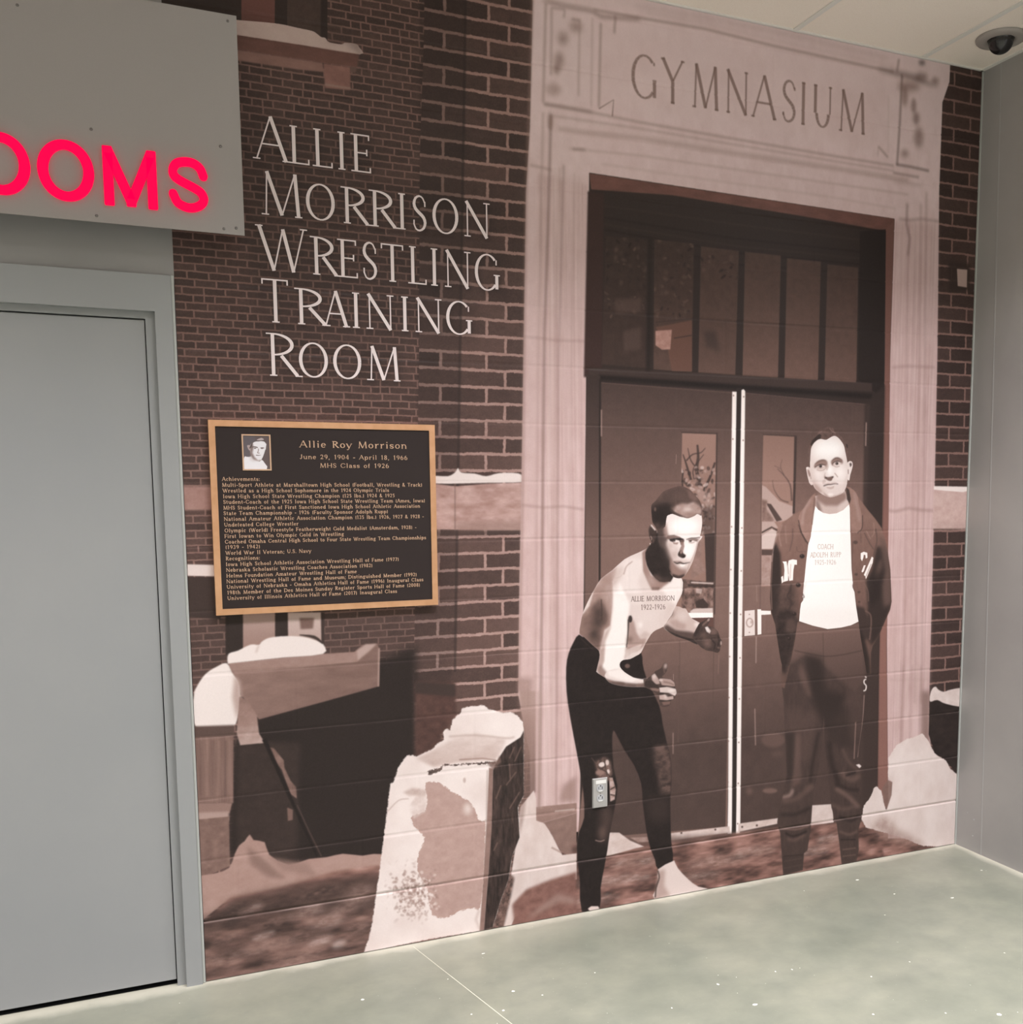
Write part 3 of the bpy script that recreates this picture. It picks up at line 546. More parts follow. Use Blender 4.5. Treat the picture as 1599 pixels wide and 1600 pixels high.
    # --- snow and steps at right
    p.fr(1060, 1060, 2.963)
    p.poly([(1165,100),(1330,110),(1310,470),(1240,378),(1190,350),(1160,260)], 46, 3, n=8, nsy=18, nsx=30)
    p.poly([(1165,85),(1175,50),(1192,38),(1205,52),(1230,62),(1262,52),(1330,48),(1330,128),(1240,118),(1200,100),(1168,108)], 206, 2.5, sm=3, n=7)
    p.poly([(850,655),(848,640),(860,590),(890,550),(905,510),(918,498),(940,520),(950,560),(962,608),(985,540),(990,480),(970,455),(975,400),(972,370),(1010,310),(1060,280),(1095,272),(1130,253),(1160,290),(1172,318),(1190,350),(1240,380),(1262,420),(1300,450),(1300,790),(1200,780),(1130,775),(1050,742),(940,710),(870,690)], 210, 3, n=7, nsy=60, nsx=40, rough=.5)
    p.poly([(945,510),(970,470),(992,480),(988,540),(965,610),(950,570)], 112, 3, a=.85, n=6); p.poly([(880,690),(950,640),(1010,680),(1000,730)], 150, 16, a=.7, n=16); p.poly([(1020,700),(1150,770),(1050,770),(900,730)], 140, 14, a=.6, n=12)
    LAB['printed_snow_bank'] = [p.px([(850,655),(905,510),(940,520),(962,608),(990,480),(972,370),(1060,280),(1130,253),(1190,350),(1262,420),(1300,450),(1300,770),(1200,775),(1050,742),(870,690)])]
    p.fr(1160, 640, 4)
    p.poly([(1198,495),(1420,490),(1412,745),(1192,745)], 182, 2, n=8, rgb=(1,.96,.96)); p.poly([(1198,478),(1420,482),(1420,505),(1380,516),(1280,508),(1198,500)], 228, 1.5, sm=0); p.stroke([(1192,748),(1400,748)], 6, 140, 3, a=.6); p.poly([(1195,700),(1400,700),(1400,745),(1195,745)], 160, 12, a=.4)
    # printed wall box beside the brick
    p.fr(1000, 0, 2.667)
    p.poly([(1285,1085),(1375,1100),(1375,1210),(1290,1215)], 56, 8, a=.9); p.poly([(1322,1120),(1365,1124),(1363,1198),(1325,1192)], 165, 2)
    # --- snow covered pier in front
    p.fr(560, 1080, 3.809)
    p.poly([(940,900),(965,690),(1045,590),(1058,640),(1060,770),(1110,790),(1155,860),(1190,930),(1215,975),(1300,965),(1300,1120),(1100,1165),(980,1240),(900,1420),(860,1420)], 204, 5, n=9, nsy=50, nsx=30)
    p.poly([(955,690),(1000,640),(985,760),(960,860)], 120, 8, a=.5); p.poly([(1300,1075),(1300,1350),(1100,1400),(930,1400),(915,1270),(1000,1180),(1150,1120)], 112, 10, n=10, rgb=(1.04,.95,.94)); p.stroke([(1010,1350),(1100,1290),(1190,1230),(1290,1250)], [8,34,50,40], 150, 14, a=.7)
    p.stroke([(1150,930),(1210,960)], 12, 150, 5, a=.7); p.poly([(780,1420),(850,1230),(905,1090),(930,1110),(900,1260),(860,1420)], 96, 8, n=34, nsy=10, nsx=8)
    pier = [(30,1560),(60,1480),(82,1380),(100,1250),(130,1040),(160,800),(180,640),(190,550),(208,542),(240,450),(270,405),(292,382),(325,380),(345,388),(440,345),(470,312),(508,292),(505,240),(520,222),(548,232),(560,170),(608,130),(615,104),(650,92),(750,82),(775,105),(860,128),(905,124),(945,142),(978,185),(985,240),(985,620),(952,690),(962,870),(915,985),(895,1120),(850,1240),(800,1405),(740,1425),(400,1480)]
    p.poly(pier, 219, 1.5, rough=.5, n=9, nsy=60, nsx=60)
    p.poly([(800,470),(835,400),(880,330),(965,275),(985,235),(985,620),(950,690),(960,870),(915,985),(895,1120),(850,1240),(800,1405),(745,1425),(770,1120),(790,800)], 56, 2.5, n=16, nsy=26, nsx=6)
    for a, b in (((900,400),(930,330)),((880,560),(940,480)),((820,640),(850,560)),((900,700),(960,600)),((930,420),(970,330)),((805,950),(830,900)),((900,430),(905,520))): p.stroke([a, b], 7, 108, 4, a=.7)
    p.poly([(778,455),(802,462),(795,800),(772,1120),(748,1425),(722,1425),(745,1100),(765,780)], 128, 3, n=6); p.stroke([(768,470),(762,800),(740,1200)], 8, 100, 4, a=.3)
    p.poly([(345,400),(450,350),(560,280),(700,250),(880,290),(850,360),(820,405),(600,420),(450,450)], (600,260,205,600,420,176), 10, a=.9, n=8, nsx=30)
    p.stroke([(540,270),(700,262),(880,280),(930,272)], 10, 160, 6, a=.6, sm=3)
    p.poly([(425,540),(480,545),(560,600),(650,650),(690,700),(715,760),(738,780),(755,770),(758,800),(745,1100),(728,1290),(690,1290),(600,1310),(520,1350),(440,1330),(420,1240),(400,1150),(352,1060),(362,960),(395,870),(330,800),(318,740),(395,720),(410,640),(395,560)], 166, 4, sm=2, rough=1.2, n=5, rgb=(1,.97,.965))
    p.poly([(300,690),(330,760),(400,720),(410,640),(390,600),(345,620)], 200, 6, a=.6, n=18); p.blob(650, 700, 22, 34, 215, a=.9); p.poly([(265,600),(330,575),(410,590),(400,625),(300,620)], 172, 7, a=.8, n=14)
    p.setclip([[(180,1050),(470,1040),(500,1250),(450,1350),(200,1340)]], f=20)
    rs = np.random.RandomState(9)
    for _ in range(420):
        x, y = rs.normal(330, 75), rs.normal(1200, 80)
        p.blob(x, y, rs.uniform(4, 13), rs.uniform(3, 10), rs.choice([128, 145, 165, 225]), a=.6, rot=rs.uniform(0, 3), f=3)
    p.setclip()
    p.stroke([(415,488),(450,478),(490,462),(500,440),(600,438),(720,430),(820,425)], [22,26,14,10,8,12,16], 84, 4, a=.9, rough=1.5, n=24); p.stroke([(600,408),(740,400),(820,410)], 8, 130, 5, a=.7); p.poly([(770,430),(830,410),(840,380),(850,420),(800,470)], 104, 6, a=.8)
    p.stroke([(170,720),(240,650),(300,640)], 6, 150, 4, a=.5, sm=3); p.blob(632, 530, 8, 16, 165, a=.7)
    p.stroke([(720,1300),(700,1360),(725,1420)], 12, 160, 8, a=.5)
    LAB['printed_snowy_pier'] = [p.px(pier)]
    figures(p)
    # joint highlights painted into the print along the upward lips of the courses
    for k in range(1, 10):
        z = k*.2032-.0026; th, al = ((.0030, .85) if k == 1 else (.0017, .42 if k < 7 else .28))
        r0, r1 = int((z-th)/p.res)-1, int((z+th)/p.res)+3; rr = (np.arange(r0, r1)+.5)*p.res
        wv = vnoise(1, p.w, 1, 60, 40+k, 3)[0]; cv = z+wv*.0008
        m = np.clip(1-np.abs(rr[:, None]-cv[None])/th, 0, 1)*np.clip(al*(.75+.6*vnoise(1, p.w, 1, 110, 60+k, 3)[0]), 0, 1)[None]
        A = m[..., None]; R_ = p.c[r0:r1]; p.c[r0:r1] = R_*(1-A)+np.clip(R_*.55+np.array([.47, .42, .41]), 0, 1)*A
    # slightly uneven ink
    n = vnoise(p.h, p.w, 260, 260, 77, 2)[..., None]*.018+1
    p.c = np.clip(p.c*n+vnoise(p.h, p.w, 2, 2, 78, 1)[..., None]*.006, 0, 1)
    return p

def figures(p):
    # ===== wrestler: tights
    p.fr(860, 940, 3.2)
    legs = [(145,165),(190,200),(245,240),(300,250),(400,285),(455,257),(462,310),(482,385),(545,520),(562,610),(582,700),(603,800),(606,900),(600,1000),(605,1200),(613,1303),(540,1340),(524,1290),(500,1230),(480,1140),(462,1000),(455,910),(420,820),(372,745),(332,668),(315,645),(310,700),(316,830),(336,920),(326,1010),(310,1090),(297,1160),(286,1240),(270,1330),(252,1430),(246,1540),(158,1550),(148,1400),(133,1230),(145,1150),(170,1080),(166,960),(150,850),(130,740),(100,580),(82,450),(80,330),(92,260),(118,200)]
    p.poly(legs, 36, 1.2, sm=2, n=3, nsy=12, nsx=12)
    LEGS = p.px(smooth(legs, 2))
    p.setclip([legs], sm=2)
    p.poly([(225,800),(270,775),(300,800),(312,860),(290,900),(240,890)], 104, 8, a=.9, n=30, nsy=8, nsx=6); p.blob(258, 815, 16, 12, 205, f=3, rot=-.3); p.blob(285, 805, 9, 14, 190, f=3); p.blob(290, 850, 8, 12, 200, f=3); p.blob(250, 855, 24, 14, 128, f=5)
    p.stroke([(240,830),(280,850),(300,880)], 5, 60, 2); p.stroke([(270,790),(282,860)], 4, 70, 2)
    p.poly([(295,880),(312,880),(328,940),(322,990),(300,1000)], 165, 4, n=26, nsy=8); p.stroke([(300,940),(325,925)], 6, 60, 2); p.stroke([(300,965),(325,970)], 6, 60, 2)
    p.blob(280, 1080, 30, 70, 76, a=.8); p.blob(262, 1160, 22, 40, 92, a=.8); p.stroke([(225,1193),(250,1199),(272,1192)], 4, 150, 2, sm=3)
    p.poly([(515,725),(600,715),(606,960),(550,965),(540,880),(515,780)], 74, 12, a=.85, n=26, nsy=10, nsx=16); p.blob(548, 738, 22, 14, 112, a=.7); p.blob(575, 830, 24, 20, 92, a=.7); p.blob(570, 900, 30, 8, 96, a=.6); p.stroke([(560,720),(590,810),(600,900)], 12, 96, 7, a=.6)
    p.poly([(470,980),(600,980),(590,1100),(500,1100)], 60, 24, a=.6); p.stroke([(205,780),(245,830)], 3, 90, 1.5)
    p.blob(386, 322, 13, 11, 110, a=.8, f=3); p.stroke([(150,180),(190,220),(215,240)], 3, 60, 2, a=.8)
    p.setclip()
    p.poly([(540,1338),(612,1298),(622,1300),(640,1335),(690,1388),(740,1425),(800,1440),(700,1468),(522,1490),(528,1440),(540,1400)], 205, 2, sm=2); p.poly([(540,1345),(575,1340),(570,1420),(600,1470),(522,1490),(530,1430)], 158, 9, a=.8); p.stroke([(525,1480),(530,1430),(545,1380),(538,1345)], 8, 72, 4, sm=3, a=.8); p.stroke([(600,1470),(700,1452)], 12, 215, 4, a=.8)
    p.poly([(188,1535),(205,1523),(240,1523),(248,1540),(200,1552)], 200, 1.5)
    FOOT = p.px([(540,1338),(612,1298),(640,1335),(690,1388),(800,1440),(700,1468),(522,1490)])
    # ===== torso and near arm
    p.fr(880, 840, 7.275)
    torso = [(990,60),(985,100),(900,150),(830,182),(700,245),(560,370),(430,470),(350,600),(280,730),(225,860),(200,980),(186,1090),(240,1130),(340,1225),(410,1290),(412,1380),(383,1500),(400,1545),(600,1640),(900,1640),(800,1590),(700,1530),(648,1470),(650,1420),(690,1390),(760,1382),(830,1345),(885,1310),(930,1220),(1000,1100),(1060,1050),(1142,1012),(1200,930),(1260,840),(1300,740),(1350,640),(1362,560),(1350,465),(1230,440),(1120,300)]
    p.poly(torso, 206, 1.5, sm=2)
    TORSO = p.px(smooth(torso, 2))
    p.setclip([torso], sm=2)
    p.poly([(300,780),(350,600),(430,470),(560,370),(620,330),(600,420),(560,500),(575,620),(560,800),(540,1000),(470,1050),(440,1200),(415,1300),(180,1100),(200,900)], (250,900,128,560,640,160), 12, a=.95, n=7, nsy=18, nsx=12)
    p.poly([(180,1095),(215,960),(300,860),(340,760),(420,680),(470,760),(500,900),(480,1000),(440,1040),(430,1200),(400,1290),(300,1190)], 100, 22, a=.85, n=10)
    p.blob(405, 860, 60, 80, 66, a=.9); p.blob(400, 960, 60, 60, 60, a=.9); p.blob(355, 1100, 55, 70, 58, a=.9); p.blob(470, 900, 40, 80, 78, a=.6); p.stroke([(435,700),(440,800),(440,940)], 14, 62, 6, a=.7)
    p.blob(240, 1060, 60, 70, 128, a=.7); p.stroke([(225,860),(280,735),(350,605)], 9, 205, 4, a=.8); p.blob(500, 480, 60, 70, 140, a=.7); p.blob(420, 620, 70, 60, 140, a=.6); p.poly([(430,1200),(480,1080),(560,1000),(520,1150),(480,1260),(430,1300)], 168, 14, a=.8)
    p.poly([(570,560),(640,480),(760,760),(742,920),(735,1100),(712,1250),(690,1390),(650,1440),(650,1480),(800,1600),(600,1640),(440,1560),(430,1440),(480,1300),(480,1180),(545,1020),(570,800)], 246, 14, a=.95)
    p.poly([(410,1290),(470,1240),(470,1400),(440,1480),(385,1500)], 160, 12, a=.8); p.poly([(385,1500),(430,1450),(520,1560),(640,1640),(440,1640)], 120, 14, a=.8)
    p.poly([(600,330),(760,230),(900,240),(930,330),(850,500),(900,640),(740,640),(600,500)], 226, 24, a=.6); p.stroke([(790,270),(720,330),(690,420)], 12, 150, 6, a=.7, sm=3); p.stroke([(560,465),(640,450),(690,400)], 8, 175, 6, a=.5, sm=3)
    p.poly([(900,170),(960,100),(950,300),(1000,430),(1080,480),(1230,455),(1200,520),(1090,598),(1010,598),(960,500),(910,380)], 138, 12, a=.95)
    p.poly([(1010,560),(1100,560),(1090,598),(1015,598)], 100, 6, a=.5); p.poly([(1230,450),(1350,465),(1360,620),(1280,760),(1200,700),(1120,580),(1200,520)], 240, 16, a=.8)
    p.poly([(740,900),(770,893),(810,960),(835,1080),(880,1150),(950,1140),(930,1230),(840,1290),(715,1300),(725,1180),(738,1080)], 150, 13, a=.9)
    p.blob(765, 925, 22, 40, 40, a=1, f=8); p.stroke([(745,930),(742,1030),(735,1150),(722,1250)], [20,14,12,10], 52, 5, a=.9); p.blob(760, 1160, 30, 30, 96, a=.8)
    p.poly([(715,1280),(800,1240),(900,1210),(870,1270),(760,1330),(695,1380)], 190, 10, a=.8); p.blob(880, 990, 26, 34, 246, a=.8); p.poly([(1000,1100),(1140,1015),(1060,1050),(940,1150),(860,1130),(930,1060)], 165, 16, a=.6)
    p.blob(1190, 860, 40, 110, 186, a=.5, rot=.5); p.stroke([(1120,850),(1100,930),(1140,1010)], 24, 190, 14, a=.4); p.blob(960, 900, 110, 60, 228, a=.4); p.blob(1100, 960, 50, 50, 200, a=.5)
    p.poly([(560,380),(640,330),(700,330),(640,480),(590,640),(565,620)], 176, 30, a=.6); p.poly([(900,620),(1100,700),(1200,880),(1130,1000),(960,1060),(860,900),(760,880)], 205, 60, a=.55); p.blob(1000, 480, 60, 60, 190, a=.4); p.stroke([(600,640),(700,700),(900,740)], 40, 232, 24, a=.4, sm=3)
    p.setclip()
    # chest caption
    p.fr(880, 840, 7.275)
    pen_letters(p, lay('ALLIE', 775, 920, .06)+lay('MORRISON', 948, 1268, .06), lambda x: 668-.02*(x-780), lambda x: 727-.025*(x-780), .12, .09, .08, 84, a=.9)
    pen_letters(p, lay('1922-1926', 885, 1165, .08), lambda x: 762-.02*(x-880), lambda x: 822-.025*(x-880), .12, .09, .08, 88, a=.85)
    # ===== far arm and hand
    p.fr(960, 910, 7.268)
    arm = [(700,270),(780,295),(815,300),(850,370),(890,415),(960,452),(985,480),(960,560),(930,620),(950,705),(900,690),(830,655),(700,612),(600,555),(558,505),(600,450),(650,380)]
    p.poly(arm, 182, 1.5, sm=2); ARM2 = p.px(smooth(arm, 2)); p.setclip([arm], sm=2)
    p.poly([(558,505),(600,480),(700,540),(860,560),(940,580),(960,720),(800,660),(640,600)], 76, 13, a=.95); p.poly([(558,508),(640,560),(760,610),(950,660),(950,710),(700,625)], 48, 8, a=.95); p.poly([(620,440),(700,420),(820,480),(800,545),(680,520)], 150, 16, a=.6); p.blob(780, 380, 60, 50, 205, a=.8); p.blob(650, 360, 34, 30, 80, a=.7, rot=-.6); p.stroke([(640,450),(690,340),(720,280)], 22, 170, 12, a=.6); p.stroke([(820,310),(860,385),(940,450)], 10, 226, 5, a=.7); p.blob(940, 480, 30, 26, 232, a=.9)
    p.setclip()
    hand = [(960,475),(985,455),(1050,415),(1075,398),(1090,410),(1088,440),(1060,490),(1090,500),(1130,512),(1180,560),(1198,620),(1222,660),(1225,700),(1205,735),(1200,775),(1172,800),(1120,785),(1040,770),(980,730),(940,690),(895,640),(900,590)]
    p.poly(hand, 66, 1.5, sm=2, n=8, nsy=8, nsx=8); HAND2 = p.px(smooth(hand, 2)); p.setclip([hand], sm=2)
    p.poly([(1030,510),(1060,500),(1100,550),(1085,580),(1050,560)], 225, 5, a=.95); p.blob(1130, 560, 40, 40, 116, a=.9); p.blob(1060, 690, 44, 44, 112, a=.9); p.blob(1015, 600, 46, 30, 92, a=.8); p.stroke([(1000,490),(1050,445),(1080,415)], 20, 112, 8, a=.8); p.blob(1072, 425, 12, 20, 165, a=.8, rot=.5)
    p.blob(1215, 690, 10, 26, 165, a=.9); p.stroke([(1180,600),(1192,660),(1180,720)], 18, 46, 8, a=.8); p.stroke([(1100,640),(1150,700),(1130,770)], 16, 44, 8, a=.8); p.stroke([(1170,740),(1200,745)], 10, 120, 4, a=.8); p.stroke([(1080,600),(1160,600)], 10, 50, 5, a=.7); p.poly([(960,480),(1000,470),(960,560),(920,620),(900,600)], 44, 8, a=.6)
    p.setclip()
    # ===== near forearm and hand
    fore = [(-110,1060),(-60,1000),(60,980),(110,1020),(165,1060),(220,1082),(320,1098),(385,1090),(400,1180),(330,1185),(200,1185),(100,1175),(20,1160),(-60,1130)]
    p.poly(fore, 214, 3, sm=2); FORE = p.px(smooth(fore, 2)); p.setclip([fore], sm=2)
    p.poly([(-110,1090),(0,1120),(140,1140),(260,1150),(360,1140),(400,1190),(100,1200),(-110,1150)], 92, 12, a=.9, n=14); p.poly([(-80,1010),(60,985),(160,1060),(300,1100),(200,1130),(60,1100),(-60,1060)], 240, 12, a=.9); p.poly([(330,1090),(400,1080),(400,1190),(340,1190)], 70, 10, a=.9); p.blob(60, 1150, 60, 16, 92, a=.7)
    p.setclip()
    h1 = [(360,1110),(405,1070),(440,1040),(470,1005),(530,975),(552,930),(575,912),(600,920),(606,950),(600,1000),(570,1045),(545,1075),(640,1098),(680,1130),(692,1175),(692,1195),(714,1225),(712,1270),(690,1310),(668,1335),(640,1345),(642,1380),(610,1408),(560,1416),(522,1400),(508,1340),(508,1290),(440,1240),(400,1215),(345,1180)]
    p.poly(h1, 72, 1.5, sm=2, n=6, nsy=8, nsx=8); HAND1 = p.px(smooth(h1, 2)); p.setclip([h1], sm=2)
    p.poly([(425,1060),(460,1035),(500,1090),(520,1150),(470,1160),(430,1110)], 168, 9, a=.9); p.blob(455, 1070, 22, 24, 215, a=.8)
    p.poly([(510,1095),(560,1090),(640,1100),(685,1135),(690,1180),(640,1190),(540,1165)], 160, 7, a=.95); p.stroke([(560,1130),(620,1140),(680,1165)], 20, 110, 8, a=.6, sm=3); p.blob(530, 1110, 24, 14, 196, a=.8)
    p.poly([(510,1195),(600,1185),(700,1210),(712,1260),(690,1290),(620,1255),(520,1250)], 200, 7, a=.95); p.stroke([(520,1185),(600,1178),(700,1195)], 10, 40, 4, a=.9, sm=3); p.blob(650, 1230, 40, 18, 222, a=.8); p.poly([(520,1250),(640,1275),(640,1290),(520,1275)], 50, 5, a=.9)
    p.poly([(510,1285),(580,1272),(600,1300),(670,1290),(675,1325),(600,1340),(515,1330)], 172, 6, a=.95); p.blob(585, 1300, 18, 20, 205, a=.8); p.stroke([(515,1345),(590,1350),(650,1340)], 12, 46, 5, a=.9); p.poly([(540,1360),(600,1350),(640,1350),(630,1385),(560,1395)], 108, 6, a=.9)
    p.poly([(400,1195),(460,1195),(520,1215),(500,1240),(430,1225)], 130, 7, a=.8); p.poly([(340,1120),(410,1110),(500,1170),(510,1200),(400,1200),(350,1180)], 50, 9, a=.8)
    p.poly([(455,1020),(535,975),(560,1000),(545,1060),(500,1085)], 66, 6, a=.9); p.blob(582, 950, 18, 32, 178, a=.9, rot=.3); p.stroke([(560,925),(562,990),(575,1030)], 8, 100, 4, a=.8)
    p.setclip()
    # ===== head
    p.fr(980, 740, 8.42)
    jaw = [(240,1040),(290,950),(330,905),(400,780),(600,700),(700,1000),(600,1380),(540,1420),(430,1420),(330,1330),(260,1200)]
    p.poly(jaw, 44, 6, sm=2, n=5)
    p.setclip([[(200,900),(620,900),(640,1420),(560,1500),(380,1480),(200,1250)]])
    p.blob(400, 1370, 70, 30, 90, a=.7, rot=.5); p.blob(500, 1400, 90, 30, 74, a=.6)
    p.setclip()
    ear = [(278,760),(285,710),(305,680),(330,690),(385,745),(380,850),(345,920),(315,890),(290,830)]
    p.poly(ear, 60, 1.5, sm=3); p.stroke([(300,880),(288,800),(284,730),(308,688)], 10, 120, 3, sm=3, a=.8); p.stroke([(315,675),(345,710),(375,745)], 22, 196, 5, sm=3); p.stroke([(318,880),(325,850),(312,820)], 10, 150, 4, sm=3); p.stroke([(340,905),(350,880),(340,850)], 8, 96, 4)
    face = [(505,640),(520,550),(600,500),(700,540),(800,560),(900,540),(965,520),(988,600),(985,700),(970,790),(965,825),(992,822),(975,860),(940,900),(925,960),(900,1050),(870,1140),(845,1200),(800,1285),(750,1350),(690,1378),(640,1370),(598,1350),(560,1300),(500,1200),(460,1100),(430,980),(400,900),(395,800),(400,700)]
    p.poly(face, 224, 2, sm=2); FACE = p.px(smooth(face, 2)); p.setclip([face], sm=2)
    p.poly([(380,700),(500,690),(520,780),(540,850),(520,910),(530,960),(560,1010),(572,1060),(590,1130),(560,1200),(600,1260),(620,1380),(520,1300),(400,1100)], 66, 16, a=.95)
    p.poly([(400,960),(520,1000),(570,1120),(590,1200),(600,1290),(560,1330),(480,1250)], 44, 20, a=.9)
    p.poly([(480,700),(520,640),(540,780),(560,840),(500,840),(480,780)], 150, 16, a=.8)
    p.poly([(500,860),(560,900),(640,950),(680,1040),(660,1130),(610,1170),(570,1130),(530,1040)], 170, 40, a=.85); p.blob(610, 990, 40, 44, 214, a=.8); p.poly([(570,1100),(620,1160),(640,1220),(700,1270),(780,1290),(800,1280),(740,1380),(600,1370),(560,1240)], 122, 16, a=.9); p.poly([(600,1320),(680,1345),(760,1320),(740,1380),(600,1380)], 56, 10, a=.9)
    p.blob(760, 690, 180, 110, 255, a=.9, f=40); p.poly([(750,880),(800,880),(880,930),(880,1040),(820,1120),(770,1110),(775,1040)], 250, 34, a=.95); p.poly([(930,880),(900,1020),(840,1170),(790,1280),(830,1280),(930,1080),(980,880)], 190, 16, a=.8)
    p.poly([(900,1000),(940,900),(900,1060),(840,1200),(790,1290),(800,1200),(860,1100)], 172, 10, a=.7); p.stroke([(955,840),(930,900),(910,990)], 10, 150, 6, a=.7)
    # eyes
    p.poly([(510,850),(540,815),(620,808),(690,830),(720,850),(640,850),(560,870)], 96, 8, a=.9); p.poly([(555,865),(620,850),(700,845),(745,860),(750,890),(725,920),(700,905),(690,880),(640,870),(600,890),(570,890)], 40, 6, a=1)
    p.poly([(600,890),(640,905),(680,905),(660,935),(610,925)], 130, 6, a=.8); p.blob(600, 885, 20, 14, 60, a=.8); p.blob(638, 893, 16, 12, 225, a=1, f=5); p.blob(655, 888, 12, 12, 215, f=4, a=.8); p.blob(626, 882, 11, 11, 40, f=4); p.poly([(700,870),(755,870),(735,940),(705,935)], 96, 10, a=.9)
    p.stroke([(780,868),(840,852),(900,850),(965,835)], [8,14,14,6], 62, 5, sm=3, a=.95); p.poly([(800,870),(860,860),(940,860),(920,895),(870,880),(820,900)], 100, 7, a=.85); p.blob(838, 888, 14, 12, 58, a=.9, f=4); p.blob(864, 893, 14, 10, 228, f=4); p.stroke([(812,905),(850,912),(890,900)], 8, 120, 4, a=.8, sm=3)
    # nose, mouth
    p.poly([(600,1135),(690,1125),(760,1135),(850,1150),(830,1200),(700,1200),(620,1200)], 186, 20, a=.8)
    p.poly([(745,900),(755,960),(740,1010),(735,1050),(700,1050),(690,1000),(715,950),(700,900)], 130, 9, a=.85); p.poly([(690,1020),(715,1010),(740,1050),(772,1070),(765,1095),(735,1112),(700,1100),(672,1080),(672,1050)], 60, 5, a=1, sm=2); p.blob(712, 1035, 14, 22, 150, a=.9); p.blob(745, 1092, 22, 14, 36, a=.9, f=5); p.blob(775, 1000, 18, 60, 255, a=.9)
    p.stroke([(612,1158),(655,1180),(700,1172),(745,1184),(790,1176),(832,1168)], [8,20,18,14,8,5], 46, 4, sm=3); p.poly([(615,1150),(700,1150),(740,1168),(700,1165),(640,1165)], 116, 6, a=.7); p.poly([(695,1202),(750,1200),(768,1190),(760,1210),(735,1224),(705,1218)], 245, 4, a=.9); p.poly([(590,1180),(650,1205),(700,1240),(765,1246),(810,1215),(800,1280),(740,1370),(640,1370),(585,1290)], 132, 24, a=.8); p.poly([(695,1202),(750,1200),(768,1190),(760,1210),(735,1224),(705,1218)], 240, 5, a=.8); p.poly([(600,1320),(680,1345),(760,1320),(740,1380),(600,1380)], 60, 12, a=.9)
    p.setclip()
    p.stroke([(395,780),(400,900),(430,980),(460,1100),(500,1200),(560,1300)], 26, 46, 9, a=.9)
    hair = [(318,450),(330,400),(375,360),(420,300),(480,235),(550,205),(640,175),(720,165),(790,190),(840,225),(900,290),(945,340),(975,400),(990,470),(980,545),(965,550),(925,530),(890,555),(830,580),(790,588),(740,575),(690,565),(600,530),(560,540),(525,560),(512,640),(500,700),(440,740),(400,750),(370,690),(335,640),(325,560)]
    p.poly(hair, 82, 2.5, sm=2, n=6); HAIR = p.px(smooth(hair, 2)); p.setclip([hair], sm=2)
    p.poly([(300,440),(400,400),(540,360),(600,430),(640,520),(600,530),(520,580),(510,650),(430,720),(380,690),(330,620)], 42, 44, a=1, n=5); p.poly([(318,480),(560,470),(600,520),(520,580),(510,650),(400,720),(330,620)], 40, 16, a=.8); p.poly([(480,260),(620,200),(760,220),(800,300),(700,360),(560,380),(440,380)], 76, 16, a=.7); p.blob(370, 470, 14, 28, 100, a=.8); p.blob(700, 300, 90, 50, 92, a=.5)
    p.poly([(640,420),(720,390),(800,400),(880,370),(950,420),(985,470),(975,545),(920,530),(850,570),(790,580),(700,555),(610,500)], 158, 16, a=.95, n=14, nsy=14, nsx=14); p.blob(800, 470, 60, 30, 196, a=.8); p.blob(840, 540, 70, 30, 132, a=.9); p.blob(620, 460, 40, 24, 140, a=.5); p.poly([(790,200),(860,250),(940,340),(880,360),(820,320)], 108, 16, a=.7)
    p.poly([(560,470),(640,510),(740,560),(690,560),(600,530)], 66, 7, a=.8); p.blob(400, 680, 26, 30, 86, a=.8)
    p.setclip()
    LAB['printed_wrestler'] = [LEGS, TORSO, ARM2, HAND2, FORE, HAND1, FACE, HAIR, FOOT, p.px(smooth(jaw, 2)), p.px(ear)]
    # ===== coach: pants
    p.fr(1180, 960, 3.808)
    pants = [(235,40),(430,60),(625,40),(650,260),(668,372),(655,500),(642,640),(618,800),(610,890),(632,905),(634,1050),(636,1150),(641,1185),(615,1285),(618,1400),(602,1480),(516,1487),(498,1330),(482,1220),(455,1150),(440,1000),(418,800),(410,600),(396,800),(372,960),(355,1010),(342,1120),(332,1270),(312,1405),(292,1420),(285,1522),(168,1552),(160,1440),(150,1300),(132,1240),(142,1165),(165,1080),(190,950),(178,700),(170,500),(160,430),(200,270)]
    p.poly(pants, 66, 1.2, n=4, nsy=20, nsx=8); PANTS = p.px(pants); p.setclip([pants])
    p.poly([(200,40),(640,40),(660,380),(600,470),(400,300),(300,240),(200,300)], (400,60,106,420,420,80), 14, a=.95); p.stroke([(240,90),(420,110),(620,80)], 8, 108, 4, a=.5, sm=3); p.stroke([(235,215),(330,235),(420,250),(520,240),(640,215)], 7, 62, 4, a=.6, sm=3); p.stroke([(405,110),(408,300),(400,600)], 4, 58, 2, a=.5)
    p.poly([(300,240),(400,255),(420,450),(540,480),(510,560),(430,700),(400,640),(330,480)], 46, 22, a=.85); p.poly([(260,280),(300,340),(340,500),(310,480),(260,360)], 96, 14, a=.7)
    p.poly([(180,560),(260,560),(380,600),(330,860),(250,880),(190,800)], 82, 26, a=.55); p.poly([(240,700),(268,720),(275,1000),(215,1040)], 92, 12, a=.7); p.poly([(180,700),(238,700),(225,950),(195,1020)], 46, 12, a=.7)
    p.poly([(430,560),(560,540),(620,560),(600,780),(520,800),(430,760)], 52, 20, a=.7); p.poly([(540,480),(640,440),(630,700),(580,760),(560,620)], 78, 20, a=.6)
